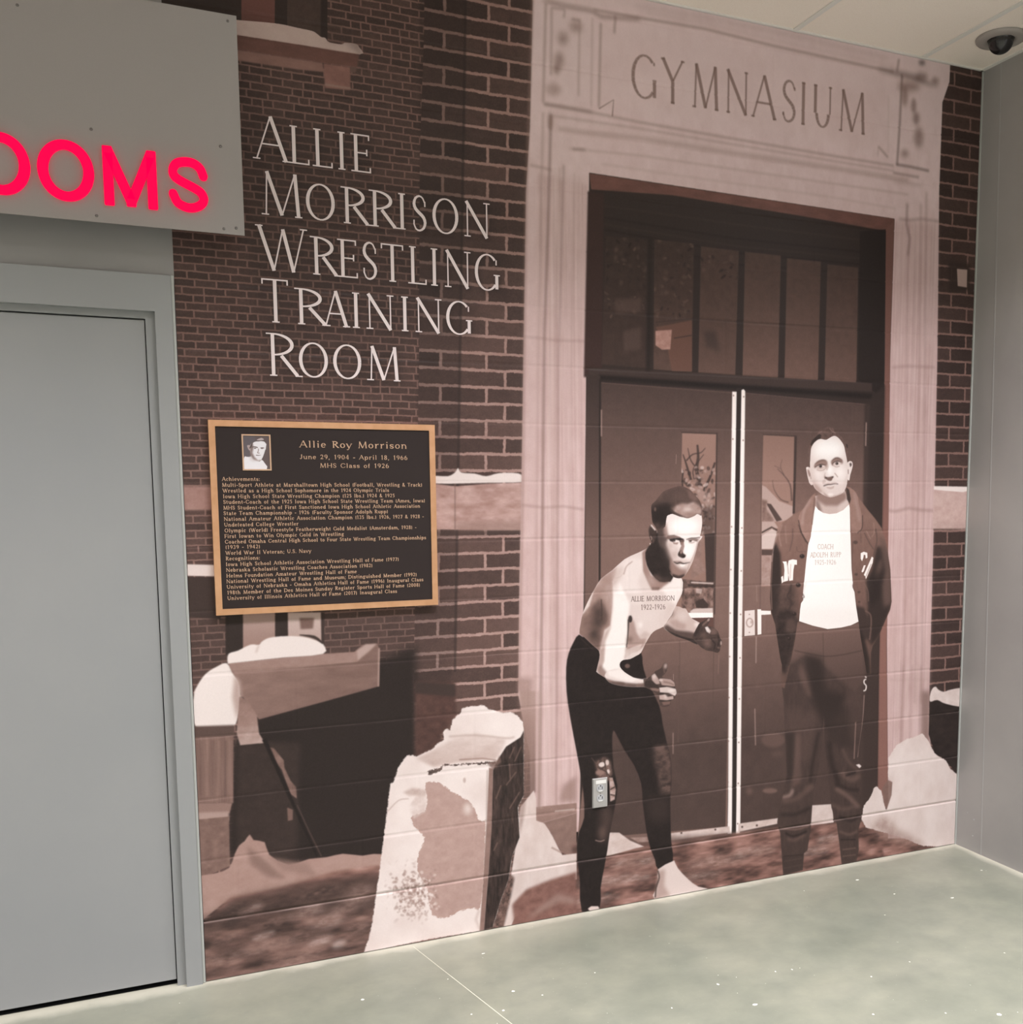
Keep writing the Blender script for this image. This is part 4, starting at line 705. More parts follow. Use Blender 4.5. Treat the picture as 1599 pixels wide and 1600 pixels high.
    for P, w, g in (([(165,1090),(210,1075),(225,1040)], 20, 150), ([(160,1110),(240,1100),(330,1030)], 26, 92), ([(480,1035),(550,1080),(620,1150)], 22, 112), ([(510,940),(570,985),(625,960)], 26, 100), ([(520,800),(560,880),(620,930)], 18, 86), ([(450,1130),(530,1160),(600,1140)], 20, 90), ([(300,1040),(350,1020)], 26, 92), ([(150,1270),(240,1280),(325,1255)], 12, 108), ([(190,1330),(230,1345),(300,1310)], 16, 92), ([(500,1290),(560,1310),(610,1290)], 14, 96), ([(520,1400),(600,1390)], 9, 92), ([(520,1440),(600,1430)], 9, 88), ([(175,1470),(280,1450)], 10, 84), ([(175,1510),(280,1490)], 9, 84), ([(600,640),(590,860)], 6, 140), ([(650,480),(640,650),(612,850)], 5, 150)):
        p.stroke(P, w, g, w*.45, sm=3, a=.7)
    for P, w, g in (([(480,1010),(560,1040),(620,1045)], 16, 36), ([(540,960),(600,940)], 12, 38), ([(150,1190),(240,1190),(330,1150)], 18, 40), ([(500,1200),(570,1230),(620,1200)], 14, 40), ([(180,1300),(230,1320),(310,1290)], 12, 36), ([(510,1340),(600,1340)], 8, 40), ([(170,1440),(285,1430)], 6, 34), ([(440,760),(460,900),(500,1010)], 26, 40), ([(380,700),(340,900),(330,1000)], 16, 44)):
        p.stroke(P, w, g, w*.45, sm=3, a=.75)
    p.poly([(160,1440),(290,1420),(285,1530),(165,1555)], 56, 5, a=.5)
    p.setclip()
    p.poly([(600,895),(620,890),(634,903),(622,915)], 215, 2); p.stroke([(662,385),(650,392),(650,410),(662,425),(658,450),(645,455)], 7, 238, 1.5, sm=3); p.stroke([(655,370),(664,376)], 7, 225, 2)
    # ===== coach: jacket
    p.fr(1160, 640, 4)
    jl = [(458,518),(428,545),(390,620),(330,650),(252,708),(208,800),(186,900),(178,1050),(174,1180),(182,1270),(205,1340),(222,1450),(238,1553),(248,1595),(243,1732),(264,1742),(306,1564),(330,1440),(345,1330),(360,1322),(400,1000),(430,760),(470,600)]
    jr = [(652,480),(700,505),(728,550),(782,622),(830,680),(872,740),(905,850),(926,1000),(934,1200),(925,1250),(857,1406),(815,1480),(805,1522),(805,1653),(778,1648),(763,1553),(740,1420),(724,1300),(690,1100),(670,700),(655,590)]
    p.setclip()
    p_jl, p_jr = p.px(jl), p.px(jr)
    for q in (jl, jr): p.poly(q, (500,600,118,550,1500,92), 1.5, n=4, nsy=20, nsx=10, rgb=(1.01,.985,.97))
    p.setclip([jl, jr])
    p.poly([(180,880),(210,830),(240,900),(248,1100),(225,1280),(200,1360),(165,1200)], 48, 10, a=.95); p.stroke([(190,900),(180,1100),(185,1250)], 9, 104, 5, a=.8)
    p.poly([(230,1080),(330,1090),(345,1230),(360,1330),(330,1500),(300,1720),(210,1560),(205,1340)], 70, 22, a=.8, n=14)
    p.fr(1190, 800, 6.152)
    p.poly([(170,950),(280,940),(350,1060),(340,1120),(280,1400),(220,1560),(150,1400),(130,1200),(140,1050)], 46, 18, a=.85, n=12); p.poly([(230,1030),(320,1020),(345,1100),(300,1180),(240,1150)], 86, 18, a=.7); p.stroke([(290,690),(275,760),(250,810),(290,870),(260,950)], 18, 60, 8, a=.7, sm=3); p.stroke([(290,1180),(280,1300),(240,1500)], 14, 62, 7, a=.6)
    p.poly([(1080,470),(1110,330),(1180,330),(1225,450),(1250,640),(1252,900),(1235,940),(1130,1200),(1050,1290),(1045,1050),(1015,960),(1030,860),(1005,660),(1060,560)], 50, 16, a=.95)
    p.poly([(1120,220),(1180,260),(1225,420),(1252,640),(1250,880),(1180,920),(1150,700),(1190,560),(1160,400)], 92, 24, a=.85); p.blob(1130, 560, 26, 110, 96, a=.55, rot=.2); p.poly([(1050,620),(1180,560),(1150,800),(1080,900),(1020,880)], 42, 26, a=.7); p.stroke([(1080,420),(1110,280),(1100,160)], 16, 80, 8, a=.6, sm=3)
    p.poly([(900,900),(990,920),(1020,1000),(1060,1010),(1055,1200),(1045,1270),(1020,1220),(960,1250),(930,1100),(925,1060)], 56, 12, a=.9); p.stroke([(1000,950),(1050,990),(1055,1100),(1040,1230)], 14, 104, 6, a=.7, sm=3); p.stroke([(985,680),(1025,760),(1030,860)], 9, 108, 4, a=.7, sm=3); p.poly([(930,1080),(1000,1250),(1040,1420),(1050,1600),(1000,1600),(950,1300)], 44, 12, a=.9)
    for P, w, g in (([(200,120),(170,220),(190,330)], 14, 140), ([(300,160),(300,260),(270,380)], 12, 88), ([(230,130),(240,300)], 12, 132), ([(340,330),(350,380),(430,380)], 8, 86), ([(360,120),(380,190),(430,290)], 12, 66), ([(990,200),(1040,300),(1080,360)], 12, 84), ([(1010,180),(1050,260)], 9, 142), ([(1080,100),(1085,200),(1060,240)], 10, 140), ([(950,140),(960,300)], 10, 96), ([(880,280),(870,600),(900,860)], 10, 84), ([(450,350),(430,560),(400,760)], 10, 128), ([(880,700),(900,850)], 10, 90), ([(160,200),(120,330),(100,480)], 8, 165)):
        p.stroke(P, w, g, w*.45, sm=3, a=.65)
    p.setclip()
    # shirt
    p.fr(1160, 640, 4)
    neck = [(455,540),(640,500),(662,560),(672,600),(640,660),(560,680),(500,650),(455,610)]
    p.poly(neck, 182, 1); p.poly([(460,560),(520,600),(600,600),(650,560),(650,520),(470,520)], 124, 9, a=.9); p.poly([(455,560),(480,580),(500,640),(470,640)], 96, 8, a=.7); p.poly([(600,600),(665,560),(660,640),(600,650)], 205, 10, a=.5)
    shirt = [(455,598),(475,625),(505,645),(545,653),(590,648),(632,628),(672,588),(676,750),(684,1000),(692,1080),(690,1110),(702,1140),(712,1230),(727,1325),(680,1348),(620,1362),(535,1372),(440,1350),(356,1322),(362,1250),(368,1210),(382,1190),(378,1170),(385,1100),(400,950),(412,850),(436,720),(446,640)]
    p.poly(shirt, 254, 1.2); p.setclip([shirt]); p.poly([(356,1240),(727,1240),(727,1380),(356,1380)], 240, 26, a=.5); p.stroke([(400,1080),(385,1120),(380,1180)], 12, 215, 6, a=.5); p.setclip()
    p.stroke([(378,1150),(388,1172),(376,1182)], 6, 70, 2, a=.8); p.stroke([(690,1095),(697,1120)], 5, 110, 2, a=.7)
    # collar
    lap = [(455,530),(428,550),(390,610),(362,645),(350,695),(362,740),(385,790),(418,832),(436,740),(446,650),(458,600)]
    p.poly(lap, 134, 1.2, sm=2, n=6, rgb=(1.01,.985,.97)); p.stroke([(352,690),(372,770),(412,840)], 6, 60, 2.5, a=.8, sm=3); p.stroke([(430,560),(385,640),(375,720)], 14, 156, 8, a=.7, sm=3); p.stroke([(452,550),(446,640),(436,720)], 8, 96, 4, a=.6)
    lap2 = [(650,482),(700,506),(724,548),(728,580),(748,660),(748,720),(735,765),(700,768),(684,760),(676,640),(668,590)]
    p.poly(lap2, 132, 1.2, sm=2, n=6, rgb=(1.01,.985,.97)); p.poly([(650,485),(668,500),(680,560),(672,590),(655,560)], 56, 4, a=.9); p.stroke([(700,520),(716,600),(735,700)], 16, 154, 8, a=.7, sm=3); p.stroke([(752,660),(750,740),(720,772)], 6, 72, 3, a=.8, sm=3)
    p.fr(1190, 800, 6.152)
    # jacket lettering
    p.poly([(203,476),(242,476),(250,520),(262,466),(300,455),(342,462),(342,508),(318,506),(308,560),(303,656),(268,662),(258,600),(256,660),(214,672),(222,560),(216,500)], 246, 1.5); p.stroke([(250,490),(260,600)], 5, 130, 2); p.stroke([(283,500),(275,640)], 5, 165, 2); p.poly([(190,625),(208,612),(214,670),(196,688)], 240, 1.5)
    p.poly([(955,395),(985,382),(1018,392),(1020,440),(1003,448),(1000,415),(985,410),(980,440),(968,474),(955,450)], 246, 1.5); p.poly([(963,572),(985,512),(1003,512),(985,570),(970,582)], 240, 1.5); p.poly([(985,605),(1062,428),(1077,440),(1070,490),(1040,560),(1005,648),(1000,620)], 244, 1.5); p.stroke([(1005,620),(1055,500)], 4, 120, 1.5); p.stroke([(1015,625),(1062,520)], 3, 130, 1.5)
    for x, y, r in ((392,425,24),(355,702,24),(316,980,22),(268,1218,18)): p.blob(x, y, r, r*.85, 44, f=4); p.blob(x-6, y-8, 7, 5, 120, a=.7, f=3)
    for x, y, r in ((905,292,22),(912,600,16),(938,770,14),(940,865,12)): p.blob(x, y, r, r*.8, 70, f=5, a=.8)
    # shirt caption
    pen_letters(p, lay('COACH', 540, 692, .07), lambda x: 308, lambda x: 358, 0.11, .085, .06, 158, a=.85)
    pen_letters(p, lay('ADOLPH', 470, 640, .06)+lay('RUPP', 664, 766, .06), lambda x: 387-.01*(x-600), lambda x: 436-.02*(x-600), 0.11, .085, .06, 158, a=.85)
    pen_letters(p, lay('1925-1926', 512, 718, .08), lambda x: 460-.01*(x-600), lambda x: 507-.02*(x-600), 0.11, .085, .06, 160, a=.85)
    # ===== coach: head
    p.fr(1230, 660, 11.43)
    hr = [(368,640),(370,520),(395,440),(415,380),(460,300),(520,230),(552,185),(600,125),(660,105),(720,82),(770,88),(830,108),(850,160),(900,190),(930,215),(985,270),(1030,340),(1075,380),(1090,470),(1092,600),(1080,690),(1030,560),(1000,420),(900,330),(700,400),(500,420),(430,560),(420,700),(380,700)]
    p.poly(hr, 92, 3, sm=2, n=8, nsy=5, nsx=5); HR = p.px(smooth(hr, 2))
    for ear_, gg in (([(342,815),(360,795),(395,800),(425,830),(445,930),(470,1090),(440,1122),(405,1090),(375,1000),(355,900)], 200), ([(1075,740),(1095,705),(1130,690),(1168,710),(1175,780),(1155,860),(1130,940),(1115,1030),(1090,1030),(1070,960)], 214)):
        p.poly(ear_, gg, 2, sm=2); 
    p.poly([(365,835),(400,860),(425,940),(400,980),(370,900)], 130, 7, a=.8); p.stroke([(425,900),(432,1010)], 14, 110, 5, a=.8); p.blob(360, 820, 16, 12, 245, a=.9); p.poly([(1115,735),(1145,720),(1160,760),(1130,800)], 66, 6, a=.9); p.stroke([(1092,840),(1094,920)], 16, 105, 6, a=.8); p.stroke([(1120,900),(1125,800)], 12, 236, 5, a=.7)
    fc = [(425,520),(440,440),(480,370),(540,315),(590,295),(650,305),(700,312),(750,285),(800,255),(850,240),(900,262),(950,310),(1000,380),(1025,440),(1040,520),(1062,620),(1078,720),(1085,900),(1080,1050),(1055,1160),(1000,1255),(900,1310),(780,1342),(680,1312),(570,1245),(495,1175),(455,1080),(425,940),(412,800),(412,660)]
    p.poly(fc, 206, 2.5, sm=2); FC = p.px(smooth(fc, 2)); p.setclip([fc], sm=2)
    p.blob(740, 480, 300, 200, 254, a=1, f=110); p.blob(940, 900, 120, 150, 244, a=.95, f=80); p.blob(560, 930, 90, 100, 232, a=.9, f=70); p.blob(765, 860, 60, 100, 252, a=.95, f=40); p.blob(770, 1060, 150, 60, 222, a=.6, f=50); p.poly([(412,800),(450,900),(500,1040),(560,1160),(640,1220),(700,1290),(600,1300),(480,1180),(440,1050)], 176, 60, a=.9); p.poly([(470,1060),(560,1140),(640,1240),(560,1260),(490,1180)], 150, 20, a=.6)
    p.poly([(640,1240),(760,1330),(900,1300),(1000,1250),(900,1340),(700,1350)], 140, 16, a=.7); p.poly([(1040,1000),(1085,900),(1080,1080),(1050,1170),(1000,1250),(1000,1150)], 200, 16, a=.6); p.blob(780, 1290, 50, 24, 236, a=.7); p.stroke([(415,620),(425,520),(460,410)], 18, 205, 10, a=.5)
    # brows and eyes
    p.poly([(480,790),(500,740),(545,695),(600,672),(660,664),(715,690),(725,740),(715,800),(690,830),(690,790),(640,770),(570,770),(520,790),(505,820)], 128, 18, a=.95, sm=2); p.stroke([(500,750),(560,700),(640,676),(700,690)], [10,22,24,12], 96, 10, sm=3, a=.8); p.poly([(785,700),(830,650),(890,625),(960,645),(1000,690),(990,740),(960,735),(900,710),(840,730),(810,760),(795,740)], 124, 18, a=.95, sm=2); p.stroke([(800,690),(850,650),(910,638),(985,680)], [10,22,24,12], 92, 10, sm=3, a=.8)
    p.poly([(520,800),(560,770),(620,750),(690,770),(690,790),(660,820),(600,840),(540,830)], 180, 7, a=.95); p.stroke([(500,800),(560,765),(620,750),(690,765)], [14,12,18,10], 70, 5, sm=3); p.blob(600, 782, 26, 26, 44, a=1, f=8); p.blob(650, 785, 20, 12, 222, a=.9, f=5); p.blob(548, 800, 18, 10, 196, a=.7, f=5); p.blob(590, 775, 6, 6, 160, f=3); p.stroke([(530,845),(590,862),(650,850),(690,820)], 14, 150, 8, sm=3, a=.8)
    p.poly([(820,730),(860,700),(930,690),(975,712),(985,730),(940,750),(880,770),(840,755)], 186, 7, a=.95); p.stroke([(805,740),(850,706),(910,690),(975,712)], [12,12,16,10], 66, 5, sm=3); p.blob(892, 733, 25, 24, 44, a=1, f=8); p.blob(936, 730, 16, 10, 220, a=.9, f=5); p.blob(886, 728, 6, 6, 160, f=3); p.stroke([(820,765),(880,795),(940,780)], 14, 150, 8, sm=3, a=.8); p.poly([(700,770),(735,740),(745,800),(720,860),(700,850)], 178, 14, a=.7); p.blob(815, 750, 14, 26, 120, a=.6)
    # nose and mouth
    p.poly([(668,1000),(680,940),(690,975),(740,978),(790,968),(838,962),(815,1000),(795,1040),(760,1045),(720,1030),(690,1005)], 98, 8, a=.95, sm=2); p.blob(700, 990, 20, 12, 60, a=.8, f=6); p.blob(812, 978, 18, 10, 66, a=.8, f=6); p.stroke([(660,990),(668,940),(690,900)], 12, 176, 8, a=.8, sm=3); p.stroke([(850,905),(880,940),(908,980)], 14, 140, 9, a=.8, sm=3); p.poly([(640,1030),(680,1010),(700,1060),(660,1110),(630,1090)], 176, 14, a=.6)
    p.stroke([(650,1136),(690,1122),(735,1108),(780,1108),(820,1100),(870,1094),(914,1102)], [12,20,20,18,16,14,10], 66, 7, sm=3); p.stroke([(670,1108),(740,1086),(780,1090),(830,1080),(890,1086)], 22, 176, 14, sm=3, a=.7); p.poly([(700,1150),(780,1155),(850,1130),(830,1180),(780,1195),(720,1180)], 172, 13, a=.85); p.stroke([(690,1135),(770,1130),(850,1115)], 10, 222, 6, sm=3, a=.7)
    p.setclip()
    p.poly([(415,400),(450,320),(520,250),(580,205),(615,230),(600,290),(540,310),(480,360),(440,420)], 50, 6, a=.95); p.poly([(640,130),(760,110),(860,200),(800,240),(700,290),(640,270)], 84, 14, a=.7, n=14, nsy=5, nsx=5); p.stroke([(760,110),(800,150),(860,190)], 16, 130, 9, a=.7, sm=3); p.stroke([(570,190),(640,150)], 14, 128, 8, a=.7); p.poly([(1045,370),(1085,400),(1088,470),(1060,440)], 52, 7, a=.9); p.poly([(390,480),(420,450),(415,700),(375,640)], 96, 8, a=.7)
    LAB['printed_coach'] = [PANTS, p_jl, p_jr, HR, FC]
    return p
# ================================================================ materials
def mat(name, col=(.5, .5, .5), rough=.6, metal=0., spec=.5, emit=None, es=0.):
    m = bpy.data.materials.new(name); m.use_nodes = True; b = m.node_tree.nodes['Principled BSDF']
    b.inputs['Base Color'].default_value = (*col, 1); b.inputs['Roughness'].default_value = rough; b.inputs['Metallic'].default_value = metal
    b.inputs['Specular IOR Level'].default_value = spec
    if emit: b.inputs['Emission Color'].default_value = (*emit, 1); b.inputs['Emission Strength'].default_value = es
    return m
def S(r, g, b): return tuple(((v/255+.055)/1.055)**2.4 if v > 10 else v/255/12.92 for v in (r, g, b))
def noise(m, scale, rough=.5, detail=4, vec=None, stretch=None):
    nt = m.node_tree; n = nt.nodes.new('ShaderNodeTexNoise'); n.inputs['Scale'].default_value = scale; n.inputs['Detail'].default_value = detail; n.inputs['Roughness'].default_value = rough
    tc = nt.nodes.new('ShaderNodeTexCoord'); mp = nt.nodes.new('ShaderNodeMapping'); nt.links.new(tc.outputs['Object'], mp.inputs[0]); nt.links.new(mp.outputs[0], n.inputs['Vector'])
    if stretch: mp.inputs['Scale'].default_value = stretch
    return n.outputs['Fac']
def ramp(m, src, stops, interp='LINEAR'):
    r = m.node_tree.nodes.new('ShaderNodeValToRGB'); m.node_tree.links.new(src, r.inputs[0]); e = r.color_ramp.elements; r.color_ramp.interpolation = interp
    while len(e) < len(stops): e.new(.5)
    for k, (p_, c_) in enumerate(stops): e[k].position = p_; e[k].color = (*c_, 1) if len(c_) == 3 else c_
    return r.outputs[0]
def mix(m, fac, a, b, mode='MIX'):
    n = m.node_tree.nodes.new('ShaderNodeMix'); n.data_type = 'RGBA'; n.blend_type = mode
    for sck, v in ((n.inputs['Factor'], fac), (n.inputs[6], a), (n.inputs[7], b)):
        if hasattr(v, 'is_linked'): m.node_tree.links.new(v, sck)
        elif isinstance(v, (int, float)): sck.default_value = v
        else: sck.default_value = (*v, 1)
    return n.outputs[2]
def math_(m, op, a, b=0.):
    n = m.node_tree.nodes.new('ShaderNodeMath'); n.operation = op
    for i, v in enumerate((a, b)):
        if hasattr(v, 'is_linked'): m.node_tree.links.new(v, n.inputs[i])
        else: n.inputs[i].default_value = v
    return n.outputs[0]
def base(m, src): m.node_tree.links.new(src, m.node_tree.nodes['Principled BSDF'].inputs['Base Color'])
def setin(m, nm, src): m.node_tree.links.new(src, m.node_tree.nodes['Principled BSDF'].inputs[nm])
def bump(m, src, strength=.2, dist=.002):
    b = m.node_tree.nodes.new('ShaderNodeBump'); b.inputs['Strength'].default_value = strength; b.inputs['Distance'].default_value = dist
    m.node_tree.links.new(src, b.inputs['Height']); m.node_tree.links.new(b.outputs[0], m.node_tree.nodes['Principled BSDF'].inputs['Normal'])

M = {}
M['wall'] = m = mat('grey_wall_paint', (.30, .30, .30), .42, spec=.4)
base(m, ramp(m, noise(m, 3, detail=5), [(.3, (.265, .26, .258)), (.7, (.30, .292, .288))])); bump(m, noise(m, 160), .12, .001)
M['ceil_tile'] = m = mat('ceiling_tile_board', (.78, .76, .72), .9); base(m, ramp(m, noise(m, 240, detail=2), [(.35, (.93, .845, .765)), (.55, (.97, .89, .81))])); bump(m, noise(m, 300), .15, .001)
M['tee'] = mat('white_ceiling_tee', (.82, .80, .76), .5)
M['grey_metal'] = m = mat('grey_door_paint', (.30, .32, .33), .36, spec=.4); base(m, ramp(m, noise(m, 1.6, detail=3), [(.3, (.295, .307, .315)), (.7, (.32, .328, .332))])); bump(m, noise(m, 220), .06, .001)
M['wall_r'] = m = mat('smooth_grey_wall_paint', (.37, .36, .355), .45, spec=.4); base(m, ramp(m, noise(m, 2.5, detail=5), [(.3, (.345, .335, .33)), (.7, (.40, .39, .38))])); bump(m, noise(m, 150), .12, .001)
M['pale'] = mat('pale_bounce_paint', (.86, .83, .80), .6)  # for the unseen walls, made extra pale to bounce light onto the ceiling
M['frame'] = m = mat('grey_frame_paint', (.30, .312, .318), .4); bump(m, noise(m, 120), .08, .001)
M['caulk'] = mat('pale_caulk', (.46, .48, .46), .6)
M['dark'] = mat('dark_gap', (.008, .008, .01), .8)
M['sign'] = m = mat('brushed_sign_sheet', (.36, .34, .335), .45, spec=.4); base(m, ramp(m, noise(m, 900, detail=2), [(.3, (.345, .325, .32)), (.7, (.375, .352, .345))]))
M['screw'] = mat('steel_screw', (.22, .21, .21), .4, .8)
M['red'] = mat('lit_red_letter', (.02, .0, .002), .6, spec=.1, emit=(1., .0, .058), es=1.55)
M['bronze'] = m = mat('satin_bronze_edge', (.62, .36, .16), .38, .75); base(m, ramp(m, noise(m, 25), [(.3, (.70, .385, .215)), (.7, (.80, .47, .28))])); bump(m, noise(m, 500), .1, .0005)
M['plaque_bg'] = m = mat('dark_pebbled_plaque_ground', (.026, .018, .017), .6, spec=.25); bump(m, noise(m, 700, detail=2), .5, .001)
M['plaque_text'] = mat('raised_bronze_letter', (.60, .40, .27), .5, .2)
M['steel'] = m = mat('stainless_plate', (.44, .43, .42), .42, .35); bump(m, noise(m, 400, stretch=(1, 1, 12)), .05, .0005)
M['white'] = mat('white_plastic', (.75, .75, .73), .4); M['grey_pl'] = mat('grey_receptacle_plastic', (.42, .43, .45), .4)
M['smoke'] = mat('smoked_camera_dome', (.012, .012, .013), .12, spec=.6); M['ringp'] = mat('grey_camera_ring', (.36, .33, .31), .5)
M['letter'] = mat('pale_printed_letter', (.80, .70, .71), .5)
M['louvre'] = mat('lit_louvre', (.8, .8, .8), .5, emit=(1, .96, .9), es=1.5)
M['seam'] = mat('wall_seam_paint', (.40, .40, .395), .5)
M['fleck'] = mat('pale_paint_fleck', (.86, .87, .80), .7); M['joint'] = mat('pale_floor_joint_filler', (.68, .68, .56), .7)
# polished concrete: mottled grey green, pale dusty band where it meets the walls
M['floor'] = m = mat('polished_concrete', (.3, .3, .25), .33, spec=.5); nt = m.node_tree
a = ramp(m, noise(m, 1.5, .6, 6, stretch=(1, 1.4, 1)), [(.28, (.172, .186, .152)), (.5, (.228, .238, .192)), (.75, (.31, .31, .25))])
b2 = ramp(m, noise(m, 7, .65, 7), [(.3, (.90, .91, .91)), (.7, (1.10, 1.09, 1.06))]); cc = mix(m, 1., a, b2, 'MULTIPLY')
tc = nt.nodes.new('ShaderNodeTexCoord'); sp = nt.nodes.new('ShaderNodeSeparateXYZ'); nt.links.new(tc.outputs['Object'], sp.inputs[0])
nz = noise(m, 7, .6, 4)
dw = math_(m, 'ADD', math_(m, 'MULTIPLY', sp.outputs['Y'], -1.), math_(m, 'MULTIPLY', math_(m, 'SUBTRACT', nz, .5), .09))
dr = math_(m, 'ADD', math_(m, 'SUBTRACT', 3.1685, sp.outputs['X']), math_(m, 'MULTIPLY', math_(m, 'SUBTRACT', nz, .5), .06))
dmin = math_(m, 'MINIMUM', dw, dr)
cc = mix(m, ramp(m, dmin, [(.0, (.8,)*3), (.014, (.7,)*3), (.05, (.16,)*3), (.20, (0,)*3)]), cc, (.62, .60, .50))
wn = noise(m, 60, .7, 3); cc = mix(m, ramp(m, wn, [(.69, (0,)*3), (.74, (.5,)*3)]), cc, (.7, .7, .6))
base(m, cc); setin(m, 'Roughness', ramp(m, noise(m, 5, .6, 5), [(.3, (.28,)*3), (.7, (.5,)*3)])); bump(m, noise(m, 30, .6), .05, .002)

# ================================================================ mesh helpers
class MB:
    def __init__(s): s.v, s.f, s.sm = [], [], []
    def add(s, vs_, fs, smooth=False):
        o = len(s.v); s.v += [tuple(map(float, q)) for q in vs_]; s.f += [tuple(o+i for i in f) for f in fs]; s.sm += [smooth]*len(fs); return s
    def box(s, x0, x1, y0, y1, z0, z1, bev=0.):
        if bev <= 0:
            return s.add([(x, y, z) for x in (x0, x1) for y in (y0, y1) for z in (z0, z1)], [(0,1,3,2),(4,6,7,5),(0,4,5,1),(2,3,7,6),(0,2,6,4),(1,5,7,3)])
        bm = bmesh.new(); bmesh.ops.create_cube(bm, size=1)
        for v in bm.verts: v.co = Vector(((x0+x1)/2+v.co.x*(x1-x0), (y0+y1)/2+v.co.y*(y1-y0), (z0+z1)/2+v.co.z*(z1-z0)))
        bmesh.ops.bevel(bm, geom=bm.edges[:], offset=bev, segments=2, affect='EDGES', profile=.5)
        bm.verts.index_update(); s.add([v.co for v in bm.verts], [[v.index for v in f.verts] for f in bm.faces]); bm.free(); return s
    def prism(s, P, y0, y1, back=False):                      # outline in x, z, extruded along y from y0 (front) to y1
        n = len(P); V_ = [(x, y0, z) for x, z in P]+[(x, y1, z) for x, z in P]
        ar = sum(P[i][0]*P[(i+1) % n][1]-P[(i+1) % n][0]*P[i][1] for i in range(n))
        F_ = [tuple(range(n))]+[(i, i+n, (i+1) % n+n, (i+1) % n) for i in range(n)]
        if back: F_.append(tuple(range(2*n-1, n-1, -1)))
        if ar < 0: F_ = [f[::-1] for f in F_]
        return s.add(V_, F_)
    def lathe(s, prof, cx, cy, cz, axis='z', n=40):           # prof = (radius, height)
        V_, F_ = [], []
        for r, h in prof:
            for k in range(n):
                a = 2*math.pi*k/n; c_, q = r*math.cos(a), r*math.sin(a)
                V_.append((cx+c_, cy+q, cz+h) if axis == 'z' else (cx+c_, cy+h, cz+q))
        for j in range(len(prof)-1):
            for k in range(n): F_.append((j*n+k, j*n+(k+1) % n, (j+1)*n+(k+1) % n, (j+1)*n+k))
        F_.append(tuple(range(n))); F_.append(tuple((len(prof)-1)*n+k for k in range(n)))
        return s.add(V_, F_, True)
    def build(s, name, material, parent=None, **kw):
        me = bpy.data.meshes.new(name); me.from_pydata(s.v, [], s.f); me.materials.append(material)
        me.polygons.foreach_set('use_smooth', s.sm); me.update()
        o = bpy.data.objects.new(name, me); C.objects.link(o)
        if parent: o.parent = parent; o.matrix_parent_inverse = parent.matrix_world.inverted()
        for k, v in kw.items(): o[k] = v
        return o
def empty(name, loc, label, cat, group=None):
    o = bpy.data.objects.new(name, None); C.objects.link(o); o.location = loc; o.empty_display_size = .05; o['label'] = label; o['category'] = cat
    if group: o['group'] = group
    o.matrix_world = Matrix.Translation(loc); return o

# ================================================================ the room
X0, Y0 = -3.6, -11.4
WY = .009                                        # block wall face behind the film
MB().box(X0, XR+.15, Y0, .6, -.12, 0).build('floor', M['floor'], kind='structure')
floor = bpy.data.objects['floor']
b = MB(); b.box(0, XR+.15, WY, .2, 0, H+.3); b.box(X0, -1.03, 0, .2, 0, H+.3); b.box(-1.03, 0, 0, .2, 2.225, H+.3)
b.build('wall_back', M['wall'], kind='structure')
MB().box(XR, XR+.15, Y0, WY, 0, H+.3).build('wall_right', M['wall_r'], kind='structure')
wr = bpy.data.objects['wall_right']
MB().box(X0-.15, X0, Y0, .2, 0, H+.3).build('unseen_wall_left', M['pale'], kind='structure')
MB().box(X0-.15, XR+.15, Y0-.15, Y0, 0, H+.3).build('unseen_wall_front', M['pale'], kind='structure')
MB().box(X0, XR, Y0, WY, H+.02, H+.12).build('ceiling', M['ceil_tile'], kind='structure')
ceil = bpy.data.objects['ceiling']
# suspended ceiling: tees with boards between them
P_ = .6175; gx = [2.845-P_*k for k in range(12)]; gx = [x for x in gx if x > X0]+[2.845+P_]; gx = sorted(gx); gy = [-.66-P_*k for k in range(18)]
xs = [X0]+[x for x in gx if X0 < x < XR]+[XR]; ys = [Y0]+sorted(gy)+[WY]
lit = []
for (lx, ly) in TROFFERS:
    i = min(range(len(xs)-1), key=lambda k: abs((xs[k]+xs[k+1])/2-lx)); j = min(range(len(ys)-1), key=lambda k: abs((ys[k]+ys[k+1])/2-ly)); lit.append((i, j))
tiles = {}
for i in range(len(xs)-1):
    for j in range(len(ys)-1):
        if any(i in (a_, a_+1) and j == b_ for a_, b_ in lit): continue
        wx, wy = round(xs[i+1]-xs[i], 4), round(ys[j+1]-ys[j], 4)
        if (wx, wy) not in tiles:
            o = MB().box(-wx/2+.008, wx/2-.008, -wy/2+.008, wy/2-.008, .0035, .016, .0018).build('ceiling_tile', M['ceil_tile'], ceil); tiles[wx, wy] = o
        else:
            o = tiles[wx, wy].copy(); C.objects.link(o); o.parent = ceil
        o.location = ((xs[i]+xs[i+1])/2, (ys[j]+ys[j+1])/2, H)
for x in xs[1:-1]: MB().box(x-.012, x+.012, Y0, WY, H, H+.02).build('ceiling_tee', M['tee'], ceil)
for y in ys[1:-1]: MB().box(X0, XR, y-.012, y+.012, H+.0006, H+.02).build('ceiling_tee', M['tee'], ceil)
b = MB(); b.box(X0, XR, WY-.018, WY, H-.002, H+.02); b.box(XR-.018, XR, Y0, WY, H-.002, H+.02); b.build('wall_angle', M['tee'], ceil)
